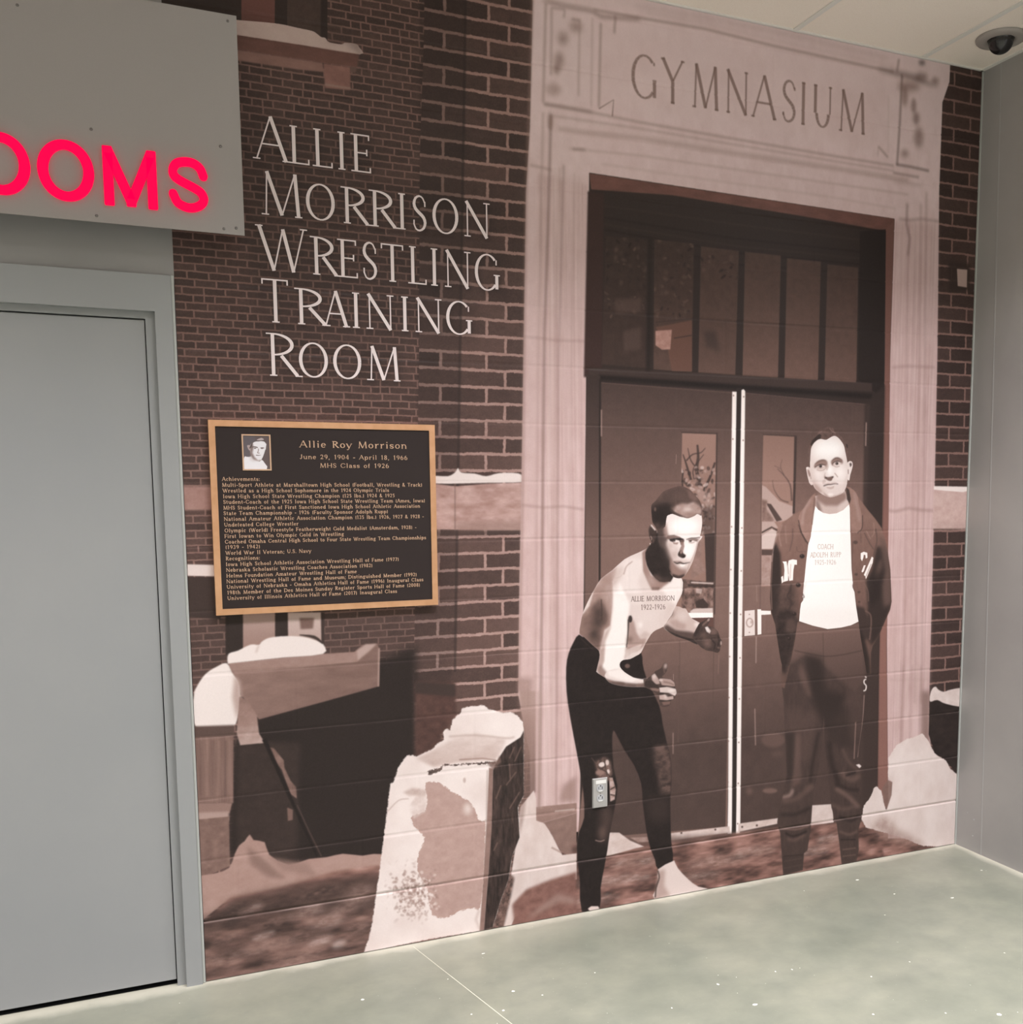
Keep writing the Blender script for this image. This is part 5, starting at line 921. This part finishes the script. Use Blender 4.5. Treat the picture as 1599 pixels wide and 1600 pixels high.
for n_, (i, j) in enumerate(lit):
    x0, x1, y0, y1 = xs[i]+.013, xs[i+2]-.013, ys[j]+.013, ys[j+1]-.013; cx, cy = (x0+x1)/2, (y0+y1)/2
    t = empty('ceiling_light', (cx, cy, H+.015), 'recessed louvred ceiling light %s row from the mural wall, %s' % (('first', 'second', 'third', 'fourth')[n_ // 3], ('over the left side', 'over the middle', 'over the right side')[n_ % 3]), 'ceiling light', 'recessed lights over the corridor')
    fr_ = MB()
    for q in ((x0, x1, y0, y0+.03), (x0, x1, y1-.03, y1), (x0, x0+.03, y0, y1), (x1-.03, x1, y0, y1)): fr_.box(*q, H+.001, H+.019)
    fr_.build('frame', M['tee'], t)
    dm = M['louvre']
    MB().box(x0+.03, x1-.03, y0+.03, y1-.03, H+.008, H+.018).build('diffuser', dm, t)
    ld = bpy.data.lights.new('troffer_lamp', 'AREA'); ld.shape = 'RECTANGLE'; ld.size = x1-x0-.08; ld.size_y = y1-y0-.08; ld.energy = LAMP_W; ld.spread = math.radians(LAMP_SPREAD); ld.color = LAMP_COL
    lo = bpy.data.objects.new('troffer_lamp', ld); C.objects.link(lo); lo.parent = t; lo.matrix_parent_inverse = t.matrix_world.inverted(); lo.location = (cx, cy, H+.004)

# floor joint and flecks
Q = [at(640, 1476, 2, 0), at(675, 1502, 2, 0), at(800, 1600, 2, 0)]; d_ = Q[2]-Q[1]; Q0 = Q[1]-d_*.27; Q3 = Q[1]+d_*9
nn_ = np.array([-d_[1], d_[0], 0]); nn_ = nn_/np.linalg.norm(nn_)*.0022
MB().add([Q0-nn_*.5, Q0+nn_*.5, Q3+nn_, Q3-nn_], [(0, 1, 2, 3)]).build('floor_joint', M['joint'], floor)
bpy.data.objects['floor_joint'].location.z += .0004
fl = MB(); rs = np.random.RandomState(8)
spots = [(1340,1375,5,2),(1398,1397,3,1.5),(1488,1403,5,2),(1122,1538,3,3),(1562,1585,5,3),(567,1562,3,2),(802,1549,3,2),(787,1579,3,2),(737,1585,2,1.5),(1362,1526,1.5,1.5),(1570,1489,1.5,1.5),(1422,1503,1.5,1.5),(1383,1430,2,1),(1534,1360,4,1.5),(1212,1518,1.5,1.5),(1238,1515,1.5,1.5),(755,1490,4,1.5),(1365,1585,2,2),(1180,1570,5,2),(848,1555,2,1.5),(1478,1583,1.5,1.5),(1257,1392,1.5,1),(930,1520,1.5,1.5),(1050,1575,1.5,1.5),(700,1530,1.5,1)]
def fleck(c, rx, ry):
    k = rs.randint(5, 8); a0 = rs.uniform(0, 6); P = [(c[0]+rx*rs.uniform(.6, 1.2)*math.cos(a0+6.283*i/k), c[1]+ry*rs.uniform(.6, 1.2)*math.sin(a0+6.283*i/k), .0003+rs.uniform(0, .0003)) for i in range(k)]
    fl.add(P, [tuple(range(k))])
for (u, v, a_, b_) in spots: c = at(u, v, 2, 0); fleck(c, a_*.0019, b_*.0028)
for _ in range(160):
    c = (rs.uniform(-1.5, 3.1), rs.uniform(-4, -.1)); r_ = rs.uniform(.0006, .0022); fleck(c, r_, r_)
fl.build('paint_flecks', M['fleck'], floor, kind='stuff')

# corner bead, edge bead by the door frame, seam on the right wall
b = MB(); b.box(XR-.005, XR, -.005, WY, .0, H); b.build('trim_1', M['caulk'], kind='structure')
b = MB(); b.box(-.0105, -.0015, -.005, .0, .0, 2.2475, .002); b.build('trim_2', M['caulk'], kind='structure')
pts = []
rs = np.random.RandomState(3)
V_, F_ = [], []
for k in range(60):
    z = H*k/59; y = -.155+.05*z/2.4*.8; wq = .0035+.002*rs.rand(); V_ += [(XR-.0002, y-wq, z), (XR-.0012-.0006*rs.rand(), y, z), (XR-.0002, y+wq, z)]
    if k: F_ += [(3*k-3, 3*k, 3*k+1, 3*k-2), (3*k-2, 3*k+1, 3*k+2, 3*k-1)]
MB().add(V_, F_, True).build('paint_ridge', M['seam'], wr)
for (u, v, r_) in ((1555, 465, .006), (1512, 1270, .004), (1522, 1281, .005), (1520, 1306, .0035)):
    c = at(u, v, 0, XR); MB().lathe([(r_, 0), (r_*.7, .001), (.0005, .0016)], 0, 0, 0, n=12).build('paint_blister', M['seam'], wr)
    o = C.objects[-1]; o.rotation_euler = (0, -math.pi/2, 0); o.location = c

# ================================================================ door and frame
fy = -.012
t = MB()
def ring(x0, x1, z1, w, wh, y0, y1, out): out.box(x1-w, x1, y0, y1, 0, z1); out.box(x0, x0+w, y0, y1, 0, z1); out.box(x0+w, x1-w, y0, y1, z1-wh, z1)
XL, XRF = -1.05, -.0105
D = bpy.data.objects.new('door_1', None); C.objects.link(D); D['kind'] = 'structure'; D.location = (-.53, .02, 0); D.matrix_world = Matrix.Translation((-.53, .02, 0))
f1 = MB(); ring(XL, XRF, 2.2445, .0485, .108, fy, .06, f1); f1.build('door_frame', M['frame'], D)
f2 = MB(); ring(XL+.0405, -.059, 2.1365, .027, .02, .010, .06, f2); f2.build('frame_rebate', M['frame'], D)
MB().box(XL+.07, -.0885, .018, .060, .020, 2.113, .0012).build('door_leaf', M['grey_metal'], D)
b = MB(); b.box(XL+.066, -.0855, .062, .07, .0, 2.118); b.box(XL+.066, -.0855, .03, .062, .0005, .002); b.build('dark_gap', M['dark'], D)

# ================================================================ red lettered sign
sy = -.092
sx1 = at(376, 200, 1, sy)[0]; sz0 = at(380, 368, 1, sy)[2]; sz1 = at(370, 25, 1, sy)[2]
sg = empty('door_sign', (-.45, sy, (sz0+sz1)/2), 'grey sheet metal sign over the door with glowing red capital letters', 'sign')
MB().box(-1.9, sx1, sy, sy+.003, sz0, sz1).build('sign_panel', M['sign'], sg)
MB().box(-1.85, sx1-.07, sy+.003, .0, sz0+.075, sz1-.04).build('mounting_box', M['wall'], sg)
for (u, v) in ((142.5, 202), (344.6, 228.7), (356, 33), (151, 337), (350, 357.5), (369, 356.5), (27, 8)):
    c = at(u, v, 1, sy); MB().lathe([(.0042, 0), (.0042, -.001), (.003, -.0022)], c[0], sy, c[2], axis='y', n=12).build('screw', M['screw'], sg)
ly = sy-.012
def pz(u, v): c = at(u, v, 1, ly); return c[0], c[2]
def disc(mb, x, z, r): mb.prism([(x+r*math.cos(a*math.pi/8), z+r*math.sin(a*math.pi/8)) for a in range(16)], ly+random.uniform(-2e-4, 2e-4), sy)
def path(mb, P, w):
    for i, q in enumerate(ribbon(P, [w]*len(P))): mb.prism(q, ly+(i % 7)*3e-5, sy)
mt, mbm = pz(158.4, 227.8)[1], pz(163.7, 318.2)[1]; ZB = (mbm+pz(247.7, 325.6)[1])/2; ZT = (mt+pz(243.5, 237.4)[1])/2; HH = ZT-ZB
sw = .0275
ox0 = pz(57.5, 258)[0]; ox1 = pz(147, 270)[0]; ow = ox1-ox0; ozc = (pz(95, 217.5)[1]+pz(108, 313.5)[1])/2; orz = (pz(95, 217.5)[1]-pz(108, 313.5)[1])/2
o1 = pz(47, 260)[0]
def letter_O(cx):
    mb = MB(); n = 56
    P = [(cx+(ow/2-sw/2)*math.cos(2*math.pi*k/n), ozc+(orz-sw*.44)*math.sin(2*math.pi*k/n)) for k in range(n+1)]
    q = ribbon(P, [sw*(.88+.12*abs(math.cos(2*math.pi*k/n))) for k in range(n+1)])
    q[0][0:2] = [q[-1][3], q[-1][2]]
    for e in q: mb.prism(e, ly, sy)
    mb.build('letter', M['red'], sg)
letter_O((ox0+ox1)/2); letter_O(o1-ow/2)
m0, m1 = pz(158.4, 228)[0], pz(247.7, 325)[0]; mb = MB(); h_ = sw/2
path(mb, [(m0+h_, ZB+.006), (m0+h_, ZT-.004)], sw*.95); path(mb, [(m1-h_, ZB+.006), (m1-h_, ZT-.004)], sw*.95)
path(mb, [(m0+h_*1.1, ZT-.008), ((m0+m1)/2, ZB+.012)], sw*.95); path(mb, [(m1-h_*1.1, ZT-.008), ((m0+m1)/2, ZB+.012)], sw*.95)
for x, z in ((m0+h_, ZB+.008), (m1-h_, ZB+.008), (m0+h_, ZT-.008), (m1-h_, ZT-.008), ((m0+m1)/2, ZB+.01)):
    mb.prism([(x-h_*.95, z-.007), (x-h_*.8, z-.010), (x+h_*.8, z-.010), (x+h_*.95, z-.007), (x+h_*.95, z+.007), (x+h_*.8, z+.010), (x-h_*.8, z+.010), (x-h_*.95, z+.007)], ly-1e-4, sy)
mb.build('letter', M['red'], sg)
s0, s1 = pz(259.8, 300)[0], pz(328.5, 300)[0]; mb = MB()
SP = [(.93,.70),(.84,.87),(.66,.965),(.44,.975),(.22,.92),(.11,.78),(.15,.64),(.34,.54),(.6,.45),(.83,.35),(.92,.2),(.83,.07),(.62,-.01),(.40,-.005),(.20,.08),(.09,.26)]
hs = pz(300, 244)[1]-pz(303, 331)[1]-sw; zb_ = pz(303, 331)[1]+sw/2
P = [tuple(q) for q in smooth_open([(s0+sw*.35+(s1-s0-sw*.7)*x, zb_+hs*z) for x, z in SP], 5)]
path(mb, P, sw*.86); disc(mb, *P[0], sw*.43); disc(mb, *P[-1], sw*.43); mb.build('letter', M['red'], sg)
r1 = o1-ow-.035; r0 = r1-ow*.82; mb = MB()
path(mb, [(r0+h_, ZB), (r0+h_, ZT)], sw); path(mb, [(r0+h_, ZT-h_)]+[(r1-h_*2.6+(.035)*math.sin(a*math.pi/10), ZT-h_-HH*.23*(1-math.cos(a*math.pi/10))) for a in range(11)]+[(r0+h_, ZT-h_-HH*.46)], sw*.9); path(mb, [(r0+.07, ZB+HH*.46), (r1-h_, ZB)], sw*.95)
mb.build('letter', M['red'], sg)

# ================================================================ the mural film
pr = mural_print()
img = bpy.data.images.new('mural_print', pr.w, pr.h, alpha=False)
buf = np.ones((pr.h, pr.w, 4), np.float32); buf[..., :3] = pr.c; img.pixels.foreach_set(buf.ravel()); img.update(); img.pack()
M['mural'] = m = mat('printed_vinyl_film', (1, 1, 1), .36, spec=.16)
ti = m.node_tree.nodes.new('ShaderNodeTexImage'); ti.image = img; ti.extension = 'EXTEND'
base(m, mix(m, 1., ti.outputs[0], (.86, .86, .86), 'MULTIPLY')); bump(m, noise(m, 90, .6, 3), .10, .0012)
mural = empty('wall_mural', (XR/2, 0, 0), 'sepia photographic wall mural of a snowy school entrance with two printed men', 'mural')
CS = .2032/40
nx = int((XR-.006)/CS); xs_ = np.append(np.arange(nx+1)*CS, XR-.0065); zs_ = np.append(np.arange(int((H-.004)/CS)+1)*CS, H-.003); zs_[0] = .003; nx, nz_ = len(xs_), len(zs_)
XX, ZZ = np.meshgrid(xs_, zs_); YY = np.zeros_like(XX)
xoff = at(982, 700)[0]; rowi = np.minimum((zs_/.2032+1e-6).astype(int), 16); jit = np.random.RandomState(2).uniform(.6, 1.2, 20)
wv = vnoise(nz_, nx, 30, 60, 5)*.25+1
for k in range(1, 17):
    j = 40*k
    if j < nz_-1: YY[j] = (.0055 if k == 1 else .0021*jit[k])*wv[j]
r8 = int(at(982, 700)[2]/.2032)
for k in range(17):
    off = xoff+(.2032 if (k-r8) % 2 else 0)
    for x in np.arange(off-8*.4064, XR, .4064):
        i = int(round(x/CS))
        if 2 < i < nx-3:
            a_, b_ = 40*k+1, min(40*k+39, nz_-1); YY[a_:b_+1, i] = np.maximum(YY[a_:b_+1, i], .0007*wv[a_:b_+1, i])
def inside(P, X_, Z_):
    W_ = ats(P); px_, pz_ = W_[:, 0], W_[:, 2]; r = np.zeros(X_.shape, bool); n = len(px_)
    for i in range(n):
        xa, za, xb, zb = px_[i-1], pz_[i-1], px_[i], pz_[i]
        with np.errstate(all='ignore'): c_ = ((za > Z_) != (zb > Z_)) & (X_ < (xb-xa)*(Z_-za)/(zb-za+1e-12)+xa)
        r ^= c_
    return r
XC = (XX[:-1, :-1]+XX[1:, 1:])/2; ZC = (ZZ[:-1, :-1]+ZZ[1:, 1:])/2; lab = np.zeros(XC.shape, int)
order = [('printed_window_ledge', None), ('printed_stone_band', None), ('printed_snow_ledge', None), ('printed_ground', None), ('printed_stone_doorway', 'carved pale stone surround lettered over the door opening'),
    ('printed_double_door', 'dark double doors with pale metal edges'), ('printed_transom_window', 'six narrow panes over the double doors'), ('printed_snow_bank', None), ('printed_snowy_pier', 'snow covered stone pier in front of the brick wall'),
    ('printed_wrestler', 'printed bare chested man crouching forward in black tights, hands out'), ('printed_coach', 'printed man standing in open letter jacket and white shirt, hands behind back')]
for k, (nm, _) in enumerate(order):
    for P in LAB[nm]: lab[inside(P, XC, ZC)] = k+1
def film(name, sel, label):
    jj, ii = np.nonzero(sel); q = np.stack([jj*nx+ii, jj*nx+ii+1, (jj+1)*nx+ii+1, (jj+1)*nx+ii], 1)
    u, inv = np.unique(q, return_inverse=True); inv = inv.reshape(-1)
    co = np.stack([XX.ravel()[u], YY.ravel()[u], ZZ.ravel()[u]], 1)
    me = bpy.data.meshes.new(name); me.vertices.add(len(u)); me.vertices.foreach_set('co', co.ravel().astype(np.float32))
    me.loops.add(len(inv)); me.loops.foreach_set('vertex_index', inv.astype(np.int32)); me.polygons.add(len(q)); me.polygons.foreach_set('loop_start', np.arange(0, len(inv), 4, dtype=np.int32))
    uv = me.uv_layers.new(name='UVMap'); U = np.stack([co[inv, 0]/XR, co[inv, 2]/H], 1); uv.data.foreach_set('uv', U.ravel().astype(np.float32))
    me.update(calc_edges=True); me.materials.append(M['mural']); o = bpy.data.objects.new(name, me); C.objects.link(o); o.parent = mural; o.matrix_parent_inverse = mural.matrix_world.inverted()
    if label: o['label'] = label
    return o
film('printed_brickwork', lab == 0, 'printed brick wall of small and large bricks')
for k, (nm, lb) in enumerate(order):
    if (lab == k+1).any(): film('printed_person' if nm in ('printed_wrestler', 'printed_coach') else nm, lab == k+1, lb)
# title lettering: thin cut vinyl laid over the film
for li, (fr, rows, big, sml, bs) in enumerate(TITLE):
    mb = MB(); cnt = 0
    for i, (ch_, x0, x1) in enumerate(rows):
        top = big if i == 0 else sml
        G = ats([(fr[0]+x/fr[2], fr[1]+y/fr[2]) for x, y in ((x0, bs(x0)), (x1, bs(x1)), (x0, top(x0)))])
        W_ = G[1, 0]-G[0, 0]; H_ = G[2, 2]-G[0, 2]; sk = (G[1, 2]-G[0, 2])/W_; hb = .150 if i == 0 else .128
        for q in glyph(ch_, W_, H_, .0108, .0044, .0112, 30):
            P = [(G[0, 0]+x, G[0, 2]+y+x*sk) for x, y in q]; cnt += 1; y_ = -.0009-(cnt % 40)*8e-6
            ar = sum(P[k][0]*P[(k+1) % 4][1]-P[(k+1) % 4][0]*P[k][1] for k in range(4)); idx = (0, 1, 2, 3) if ar > 0 else (3, 2, 1, 0)
            mb.add([(x, y_, z) for x, z in P], [idx])
    mb.build('title_lettering', M['letter'], mural, kind='stuff', label='pale serif capitals, %s line of the wall title' % ('top', 'second', 'third', 'fourth', 'bottom')[li])

# ================================================================ bronze plaque
py = -.024
TL, TR_, BR, BL = [at(u, v, 1, py) for u, v in ((325, 655), (680.5, 664.5), (684, 945), (338, 962))]
px0, px1, pz0, pz1 = (TL[0]+BL[0])/2, (TR_[0]+BR[0])/2, (BL[2]+BR[2])/2, (TL[2]+TR_[2])/2
pq = empty('bronze_plaque', ((px0+px1)/2, 0, pz0), 'dark bronze memorial plaque with gold edge, raised lettering and small portrait', 'plaque')
bw = .0195
b = MB()
for q in ((px0, px1, pz1-bw, pz1), (px0, px1, pz0, pz0+bw), (px0, px0+bw, pz0+bw, pz1-bw), (px1-bw, px1, pz0+bw, pz1-bw)): b.box(q[0], q[1], py, -.001, q[2], q[3])
b.build('plaque_border', M['bronze'], pq)
gy_ = py+.004
MB().box(px0+bw, px1-bw, gy_, -.001, pz0+bw, pz1-bw).build('plaque_ground', M['plaque_bg'], pq)
LINES = [("Allie Roy Morrison",468,699,636,1.75,.1),("June 29, 1904 - April 18, 1966",468,717.2,637,1.2,.1),("MHS Class of 1926",500,730.8,608,1.2,.1),
 ("Achievements:",347,751.4,406.5,1,0),("Multi-Sport Athlete at Marshalltown High School (Football, Wrestling & Track)",347,760.7,660,1,0),("Wrestled as a High School Sophomore in the 1924 Olympic Trials",348,769.6,608,1,0),
 ("Iowa High School State Wrestling Champion (125 lbs.) 1924 & 1925",348.5,778.6,617,1,0),("Student-Coach of the 1925 Iowa High School State Wrestling Team (Ames, Iowa)",349,787.4,664.5,1,0),("MHS Student-Coach of First Sanctioned Iowa High School Athletic Association",349,796.4,656.6,1,0),
 ("State Team Championship - 1926 (Faculty Sponsor Adolph Rupp)",349.5,805,606.7,1,0),("National Amateur Athletic Association Champion (135 lbs.) 1926, 1927 & 1928 -",350,814,662.5,1,0),("Undefeated College Wrestler",350.5,823,466.7,1,0),
 ("Olympic (World) Freestyle Featherweight Gold Medalist (Amsterdam, 1928) -",351,832,651,1,0),("First Iowan to Win Olympic Gold in Wrestling",351,840.9,537.6,1,0),("Coached Omaha Central High School to Four State Wrestling Team Championships",351.5,849.6,666,1,0),
 ("(1939 - 1942)",352,858,407,1,0),("World War II Veteran; U.S. Navy",352.5,867,486.6,1,0),("Recognitions:",353,875.8,406.5,1,0),("Iowa High School Athletic Association Wrestling Hall of Fame (1977)",353,884.8,623.8,1,0),
 ("Nebraska Scholastic Wrestling Coaches Association (1982)",353.5,893.7,582.7,1,0),("Helms Foundation Amateur Wrestling Hall of Fame",354,902.7,557.8,1,0),("National Wrestling Hall of Fame and Museum; Distinguished Member (1992)",354,911.4,651.8,1,0),
 ("University of Nebraska - Omaha Athletics Hall of Fame (1996) Inaugural Class",354.5,920.2,661.9,1,0),("198th Member of the Des Moines Sunday Register Sports Hall of Fame (2008)",355,929,657,1,0),("University of Illinois Athletics Hall of Fame (2017) Inaugural Class",355.5,937.8,620.8,1,0)]
for (txt, u0, v0, u1, scl, _) in LINES:
    g0 = at(u0, v0, 1, gy_); zb = g0[2]; x0 = g0[0]; x1 = at(u1, v0, 1, gy_)[0]; hh = .0122*scl
    kx = (x1-x0)/(sum((GLY[c][0] if c != ' ' else .42) for c in txt)+.10*(len(txt)-1)); x = x0; mb = MB(); cnt = 0
    for c in txt:
        wd = GLY[c][0] if c != ' ' else .42
        if c != ' ':
            big_ = scl > 1.1
            for q in glyph(c, wd*kx, hh, hh*(.15 if big_ else .145), hh*(.075 if big_ else .085), hh*.10, 14):
                cnt += 1; mb.prism([(x+a_, zb+b_) for a_, b_ in q], gy_-.0014-(cnt % 30)*5e-6, gy_)
        x += (wd+.10)*kx
    mb.build('raised_lettering', M['plaque_text'], pq, kind='stuff')
# portrait: framed little photograph
c4 = [at(u, v, 1, gy_) for u, v in ((377, 678), (422.3, 679.5), (424.7, 735.3), (379.7, 735))]
fx0, fx1, fz0, fz1 = (c4[0][0]+c4[3][0])/2, (c4[1][0]+c4[2][0])/2, (c4[2][2]+c4[3][2])/2, (c4[0][2]+c4[1][2])/2
b = MB(); fw = .0042
for q in ((fx0, fx1, fz1-fw, fz1), (fx0, fx1, fz0, fz0+fw), (fx0, fx0+fw, fz0+fw, fz1-fw), (fx1-fw, fx1, fz0+fw, fz1-fw)): b.box(q[0], q[1], gy_-.003, gy_, q[2], q[3])
b.build('portrait_frame', M['plaque_text'], pq)
pp = Print(fx0+fw, fx1-fw, fz0+fw, fz1-fw, .0004, gy_-.0008)
def portrait(p):
    p.c[:] = np.array([100, 92, 98])/255.
    p.fr(370, 670, 21.33); G = dict(rgb=(.97, 1.0, 1.04))
    p.poly([(600,250),(1100,250),(1150,1400),(850,1400)], 88, 40, a=.7, **G)
    p.poly([(250,950),(320,930),(430,940),(560,900),(640,1040),(760,1090),(830,1030),(930,1140),(1000,1360),(240,1360)], 244, 6, sm=2, **G); p.poly([(400,940),(560,900),(700,1080),(560,1110),(440,1060)], 215, 26, a=.8, **G)
    p.poly([(430,560),(530,470),(640,420),(960,430),(975,620),(950,740),(900,880),(840,1010),(760,1070),(680,1080),(570,1000),(480,900),(440,700)], 236, 6, sm=2, **G)
    p.poly([(440,560),(530,480),(560,640),(520,800),(600,960),(700,1060),(560,1020),(440,860)], 112, 26, a=.9, **G)
    p.poly([(345,580),(370,545),(420,550),(450,620),(440,720),(400,700)], 170, 8, sm=2, **G); p.poly([(400,590),(450,640),(430,690)], 100, 10, a=.7, **G)
    p.poly([(430,640),(470,520),(560,440),(640,400),(680,340),(820,290),(920,350),(970,450),(975,500),(930,440),(850,400),(740,420),(640,420),(540,470),(520,560),(470,640)], 84, 7, sm=2, **G); p.poly([(660,370),(820,300),(910,360),(860,380),(740,390)], 185, 10, sm=2, a=.9, **G)
    p.stroke([(500,610),(600,600),(700,630)], 30, 96, 10, sm=3, **G); p.blob(610, 650, 40, 16, 66, a=.9, **G); p.stroke([(790,640),(860,635),(910,645)], 26, 100, 10, sm=3, **G); p.blob(840, 660, 34, 12, 70, a=.9, **G)
    p.stroke([(720,660),(720,740),(690,800),(760,810)], 24, 110, 10, sm=3, a=.8, **G); p.stroke([(640,880),(710,885),(800,880)], [24,20,8], 92, 9, sm=3, **G); p.stroke([(600,980),(700,1060),(800,1040)], 30, 150, 16, sm=3, a=.8, **G)
    p.stroke([(960,700),(900,900),(840,1020)], 18, 60, 8, sm=3, a=.8, **G)
portrait(pp)
im2 = bpy.data.images.new('portrait_print', pp.w, pp.h, alpha=False); bf = np.ones((pp.h, pp.w, 4), np.float32); bf[..., :3] = np.clip(pp.c, 0, 1); im2.pixels.foreach_set(bf.ravel()); im2.update(); im2.pack()
M['portrait'] = m = mat('portrait_print', (1, 1, 1), .4); ti = m.node_tree.nodes.new('ShaderNodeTexImage'); ti.image = im2; base(m, mix(m, 1., ti.outputs[0], (.86, .86, .86), 'MULTIPLY'))
o = MB().add([(fx0+fw, gy_-.0008, fz0+fw), (fx1-fw, gy_-.0008, fz0+fw), (fx1-fw, gy_-.0008, fz1-fw), (fx0+fw, gy_-.0008, fz1-fw)], [(0, 1, 2, 3)]).build('portrait_photo', M['portrait'], pq, label='black and white portrait of a bare shouldered young man')
uv = o.data.uv_layers.new(name='UVMap')
for i_, q in enumerate(((0, 0), (1, 0), (1, 1), (0, 1))): uv.data[i_].uv = q

# ================================================================ wall outlet
oy = -.0065
a4 = [at(u, v, 1, oy) for u, v in ((926.3, 1217.5), (950.3, 1214.5), (950.3, 1260.5), (926.8, 1264))]
ox_, oz_ = sum(a[0] for a in a4)/4, sum(a[2] for a in a4)/4; W2, H2 = (a4[1][0]-a4[0][0]+a4[2][0]-a4[3][0])/4, (a4[0][2]-a4[3][2]+a4[1][2]-a4[2][2])/4
ou = empty('wall_outlet', (ox_, 0, oz_), 'steel duplex outlet plate on the knee of the printed crouching man', 'outlet')
b = MB(); e = .003; y1 = -.0005
V_ = [(ox_-W2, y1, oz_-H2), (ox_+W2, y1, oz_-H2), (ox_+W2, y1, oz_+H2), (ox_-W2, y1, oz_+H2), (ox_-W2+e, oy, oz_-H2+e), (ox_+W2-e, oy, oz_-H2+e), (ox_+W2-e, oy, oz_+H2-e), (ox_-W2+e, oy, oz_+H2-e)]
b.add(V_, [(4, 5, 6, 7), (0, 1, 5, 4), (1, 2, 6, 5), (2, 3, 7, 6), (3, 0, 4, 7)]); b.build('cover_plate', M['steel'], ou)
for dz in (.0185, -.0195):
    cz = oz_+dz; P = [(ox_+.0145*math.cos(a)*1.05, cz+max(-.0125, min(.0125, .0155*math.sin(a)))) for a in [2*math.pi*k/28 for k in range(28)]]
    r_ = MB().prism(P, oy-.0018, oy).build('receptacle', M['grey_pl'], ou)
    MB().box(ox_-.0085, ox_-.0065, oy-.0022, oy-.0015, cz-.002, cz+.006).build('slot', M['dark'], r_); MB().box(ox_+.0055, ox_+.0078, oy-.0022, oy-.0015, cz-.003, cz+.0065).build('slot', M['dark'], r_)
    MB().lathe([(.0026, 0), (.0026, -.0006)], ox_, oy-.0016, cz+.0098, axis='y', n=12).build('ground_hole', M['dark'], r_)
    MB().prism([(ox_-.009, cz-.0085), (ox_+.009, cz-.0085), (ox_+.006, cz-.0118), (ox_-.006, cz-.0118)], oy-.0024, oy-.0016).build('contact_lip', M['white'], r_)
MB().lathe([(.0022, 0), (.0022, -.0008), (.0015, -.0012)], ox_, oy, oz_-.0005, axis='y', n=12).build('screw', M['screw'], ou)
MB().box(ox_-.0185, ox_+.0235, oy-.0004, oy, oz_+H2-.021, oz_+H2-.0075).build('label_strip', M['white'], ou)

# ================================================================ dome camera on the ceiling
dx, dy = 2.997, -.268
dc = empty('security_camera', (dx, dy, H), 'smoked dome security camera on the ceiling tile by the right wall', 'camera')
MB().lathe([(.094, 0), (.093, -.006), (.088, -.011), (.060, -.014), (.052, -.010), (.050, -.006)], dx, dy, H+.002, n=56).build('mounting_ring', M['ringp'], dc)
MB().lathe([(.051, -.004)]+[(.0475*math.cos(a), -.010-.0475*math.sin(a)) for a in [math.pi/2*k/12 for k in range(12)]]+[(.0006, -.0575)], dx, dy, H, n=48).build('camera_dome', M['smoke'], dc)
